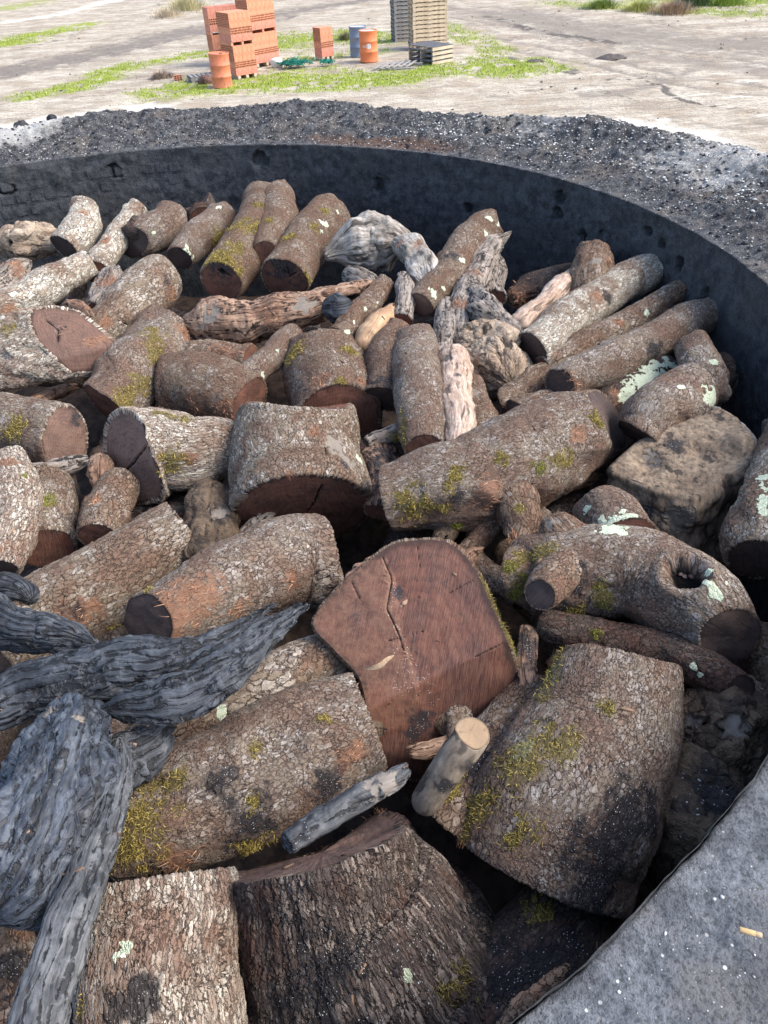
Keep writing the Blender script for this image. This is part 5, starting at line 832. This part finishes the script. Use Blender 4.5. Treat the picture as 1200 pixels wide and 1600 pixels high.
def drum(label, ub, vb, mat, lidmat, tilt=(0, 0), bung=True):
    b = G(ub, vb); t = thing('oil_drum', label, 'drum', b); t.rotation_euler = (tilt[0], tilt[1], 0); R = .29
    pr = [(R-.02, 0), (R, .008), (R+.008, .015), (R, .03), (R, .27), (R+.014, .285), (R+.014, .30), (R, .315), (R, .56), (R+.014, .575), (R+.014, .59), (R, .605), (R, .845), (R+.010, .860), (R+.010, .876), (R-.004, .880), (R-.012, .868), (R-.016, .862)]
    a = np.linspace(0, 2*np.pi, 48, endpoint=False); V = np.array([[r*math.cos(x), r*math.sin(x), z] for r, z in pr for x in a]); V[:, :2] *= (1+.006*fbm(V*5, 2, int(ub)))[:, None]
    obj('drum_body', mesh_np('drum_body', V, grid_faces(len(pr), 48)[:, ::-1]), mat, t)
    V = np.array([[r*math.cos(x), r*math.sin(x), z] for r, z in ((R-.012, .859), (R-.03, .856), (.15, .860), (.001, .861)) for x in a]); obj('lid', mesh_np('lid', V, grid_faces(4, 48)[:, ::-1]), lidmat, t)
    if bung: V = np.array([[r*math.cos(x)+.07, r*math.sin(x)-.02, z] for r, z in ((.050, .858), (.050, .872), (.034, .872), (.032, .8625), (.001, .8625)) for x in a[::3]]); obj('bung', mesh_np('bung', V, grid_faces(5, 16)[:, ::-1]), plain('bung_dark', (.04, .03, .03), (.08, .05, .04)), t)
    return t, R
dr = rust('rusty_orange_paint', (.62, .20, .10), (.50, .17, .10), (.24, .10, .07)); do = rust('orange_paint', (.70, .20, .07), (.62, .18, .07), (.40, .16, .09)); db = rust('blue_grey_paint', (.16, .22, .30), (.20, .25, .31), (.28, .26, .23)); lw = rust('white_lid', (.60, .57, .52), (.5, .46, .42), (.45, .25, .16))
drum('rusty orange oil drum with a dark bung hole in front of the brick stack', 348, 136, dr, dr, (.0, .03))
td, R = drum('cleaner orange oil drum with a round white emblem beside the pallets', 577, 96, do, lw, bung=False)
drum('blue grey oil drum standing half behind the emblem drum', 561, 88, db, lw, bung=False)
# emblem and worn lettering painted on the drum, curved to its surface
wht = plain('white_paint', (.78, .76, .74), (.82, .80, .78), 40, .7); grp = plain('grey_paint', (.36, .34, .36), (.44, .42, .44), 40, .7)
fa = math.atan2(-G(577, 96)[1], -G(577, 96)[0])+.02
def decal(name, pts, mat, off, ang0=fa):
    V = []; k = len(pts)
    for x, z in pts: a = ang0+x/R; V.append(((R+off)*math.cos(a), (R+off)*math.sin(a), z))
    cx = sum(p[0] for p in pts)/k; cz = sum(p[1] for p in pts)/k; a = ang0+cx/R; V.append(((R+off)*math.cos(a), (R+off)*math.sin(a), cz))
    obj(name, mesh_np(name, np.array(V), np.array([[i, (i+1) % k, k] for i in range(k)]), smooth=False), mat, td)
circ = lambda r, cx=0, cz=.46, n=24, e=1: [(cx+r*math.cos(i*2*math.pi/n), cz+e*r*math.sin(i*2*math.pi/n)) for i in range(n)]
decal('emblem_disc', circ(.075, 0), wht, .003); decal('emblem_mark', circ(.050), grp, .005); decal('emblem_mark', circ(.030, 0, .445), wht, .007); decal('emblem_mark', [(-.018, .47), (.018, .47), (.012, .50), (-.012, .50)], wht, .007)
for x, w, h in ((-.115, .020, .055), (-.145, .018, .045), (-.172, .016, .050), (-.200, .020, .042)):
    for dz in (-1, 1): decal('worn_lettering', [(x-w/2, .46+dz*h/2-.006), (x+w/2, .46+dz*h/2-.006), (x+w/2, .46+dz*h/2+.006), (x-w/2, .46+dz*h/2+.006)], wht, .003)
    decal('worn_lettering', [(x-w/2, .46-h/2), (x-w/2+.008, .46-h/2), (x-w/2+.008, .46+h/2), (x-w/2, .46+h/2)], wht, .0035)
# pallets
PM = {}
def pallet_parts(t, L, W, mats, key, boards=6):
    if key not in PM:
        PM[key] = dict(st=boxmesh('stringer', L, .045, .085, mats[0], .004), dk=boxmesh('deck_board', .095, W, .018, mats[1], .003), bb=boxmesh('bottom_board', .10, W, .018, mats[1], .003))
    P = PM[key]
    for y in (.0225, W/2, W-.0225): obj('stringer', P['st'], None, t, loc=(L/2, y, .018+.0425))
    for k in range(boards): obj('deck_board', P['dk'], None, t, loc=(.05+(L-.1)*k/(boards-1), W/2, .103+.010))
    for k in (0, .5, 1): obj('bottom_board', P['bb'], None, t, loc=(.06+(L-.12)*k, W/2, .0085))
ORD = ['lowest', 'second', 'third', 'fourth', 'fifth', 'sixth', 'seventh', 'eighth', 'ninth', 'tenth', 'eleventh', 'twelfth', 'topmost']
def stack(u0, v0, ur, vr, n, L, W, mats, key, txt, grp, nb=6):
    th, _ = yaw(u0, v0, ur, vr); c = G(u0, v0)
    for k in range(n):
        nm = ORD[k] if k < n-1 else 'topmost'; j = random.uniform(-.012, .012)
        t = thing('pallet', txt % nm, 'pallet', c+np.array([j, -j, k*.125]), th+random.uniform(-.01, .01), grp); pallet_parts(t, L, W, mats, key, nb)
stack(646, 80, 704, 75, 13, 1.22, .78, (palt, palw), 'a', '%s wooden pallet of the tan sided tall stack, counted from the ground', 'pallets in the tan tall stack', 8)
stack(617, 67, 668, 63, 12, 1.1, .78, (palg, palg), 'b', '%s wooden pallet of the grey tall stack behind the tan one, counted from the ground', 'pallets in the grey tall stack', 7)
th, _ = yaw(676, 103, 615, 93)
c = G(676, 103)
for k in range(4):
    t = thing('pallet', '%s dark pallet of the low stack in front of the tall pallet stacks' % ['lowest', 'second lowest', 'third', 'topmost'][k], 'pallet', c+np.array([0, 0, k*.125]), th-math.pi/2, 'pallets in the low stack'); t.rotation_euler = (0, 0, th-math.pi/2)
    pallet_parts(t, .86, 1.22, (palw, pald), 'c', 6)
    for ch in t.children: ch.location.y *= 1
t = thing('broken_pallet', 'flat slatted pallet lying tilted on the grass before the low pallet stack', 'pallet', G(588, 112)+np.array([0, 0, .02])); th2, _ = yaw(588, 112, 640, 110); t.rotation_euler = (.06, .0, th2)
for k in range(6): obj('slat', boxmesh('slat', .085, .85, .02, palg, .003), None, t, loc=(.06+k*.20, .45+k*.02, .05), rz=-.35)
for y in (.12, .72): obj('crossbar', boxmesh('crossbar', 1.15, .07, .03, palg, .003), None, t, loc=(.62+(y*.3), y, .02))
t = thing('pallet', 'small grey pallet on the ground left of the rusty drum', 'pallet', G(300, 131)); t.rotation_euler = (0, 0, yaw(300, 131, 332, 127)[0]); pallet_parts(t, .8, .6, (palg, palg), 'd', 6)
for ch in t.children: ch.location.z += .05
for x in (.06, .40, .74): obj('pallet_block', boxmesh('pallet_block', .09, .09, .055, palg), None, t, loc=(x, .05, .024)); obj('pallet_block', boxmesh('pallet_block', .09, .09, .055, palg), None, t, loc=(x, .55, .024))
t = thing('brick_piece', 'single orange brick lying left of the small grey pallet', 'brick', G(279, 126), .3); obj('brick', brickmesh(.24, .14, .16, 1, 3, 3, clay), None, t, loc=(0, 0, .08))
t = thing('charcoal_sack', 'dark reddish heap of scrap beside the small grey pallet', 'scrap', G(322, 131)); 
V = np.array([[math.sin(p)*math.cos(a)*.22, math.sin(p)*math.sin(a)*.18, math.cos(p)*.16+.08] for p in np.linspace(0, math.pi, 14) for a in np.linspace(0, 2*np.pi, 22, endpoint=False)]); V *= (1+.4*fbm(V*8, 3, 3))[:, None]; t.name = 'scrap_heap'; obj('scrap', mesh_np('scrap', V, grid_faces(14, 22)[:, ::-1]), plain('scrap_m', (.07, .04, .035), (.2, .12, .09), 20), t)
def net(label, u, v, w, h, n, seed):
    r = np.random.default_rng(seed); b = G(u, v); t = thing('green_netting', label, 'netting', b); Vs, Fs = [], []; o = 0
    for k in range(n):
        c = r.normal(0, .38, 3)*np.array([w, w*.6, 0])+np.array([0, 0, h*.4]); rad = r.uniform(.10, .30)*w; a0 = r.uniform(0, 6.28); tl = r.normal(0, .5, 2); L_ = []
        for i in range(15): a = a0+i*.42; L_.append([c[0]+rad*math.cos(a)*1.3, c[1]+rad*math.sin(a), max(.015, c[2]+rad*math.cos(a+tl[0])*tl[1]*1.1+abs(r.normal(0, .02)))])
        L_ = np.array(L_); T_ = nrm(np.gradient(L_, axis=0)); x = nrm(np.cross(T_, [0, 0.1, 1])); y = np.cross(T_, x)
        for q in range(4): pass
        R4 = np.stack([L_+x*.009, L_+y*.009, L_-x*.009, L_-y*.009], 1); Vs.append(R4.reshape(-1, 3)); Fs.append(grid_faces(15, 4)+o); o += 60
    obj('strands', mesh_np('strands', np.concatenate(Vs), np.concatenate(Fs)), flatmat('green_net_%d' % seed, (.01, .10, .08), (.04, .30, .22)), t, 'stuff')
net('larger tangled heap of teal green netting beside the tall brick stack', 461, 105, .50, .30, 150, 1)
net('smaller tangle of teal green netting in front of the small brick stack', 511, 102, .24, .24, 70, 2)
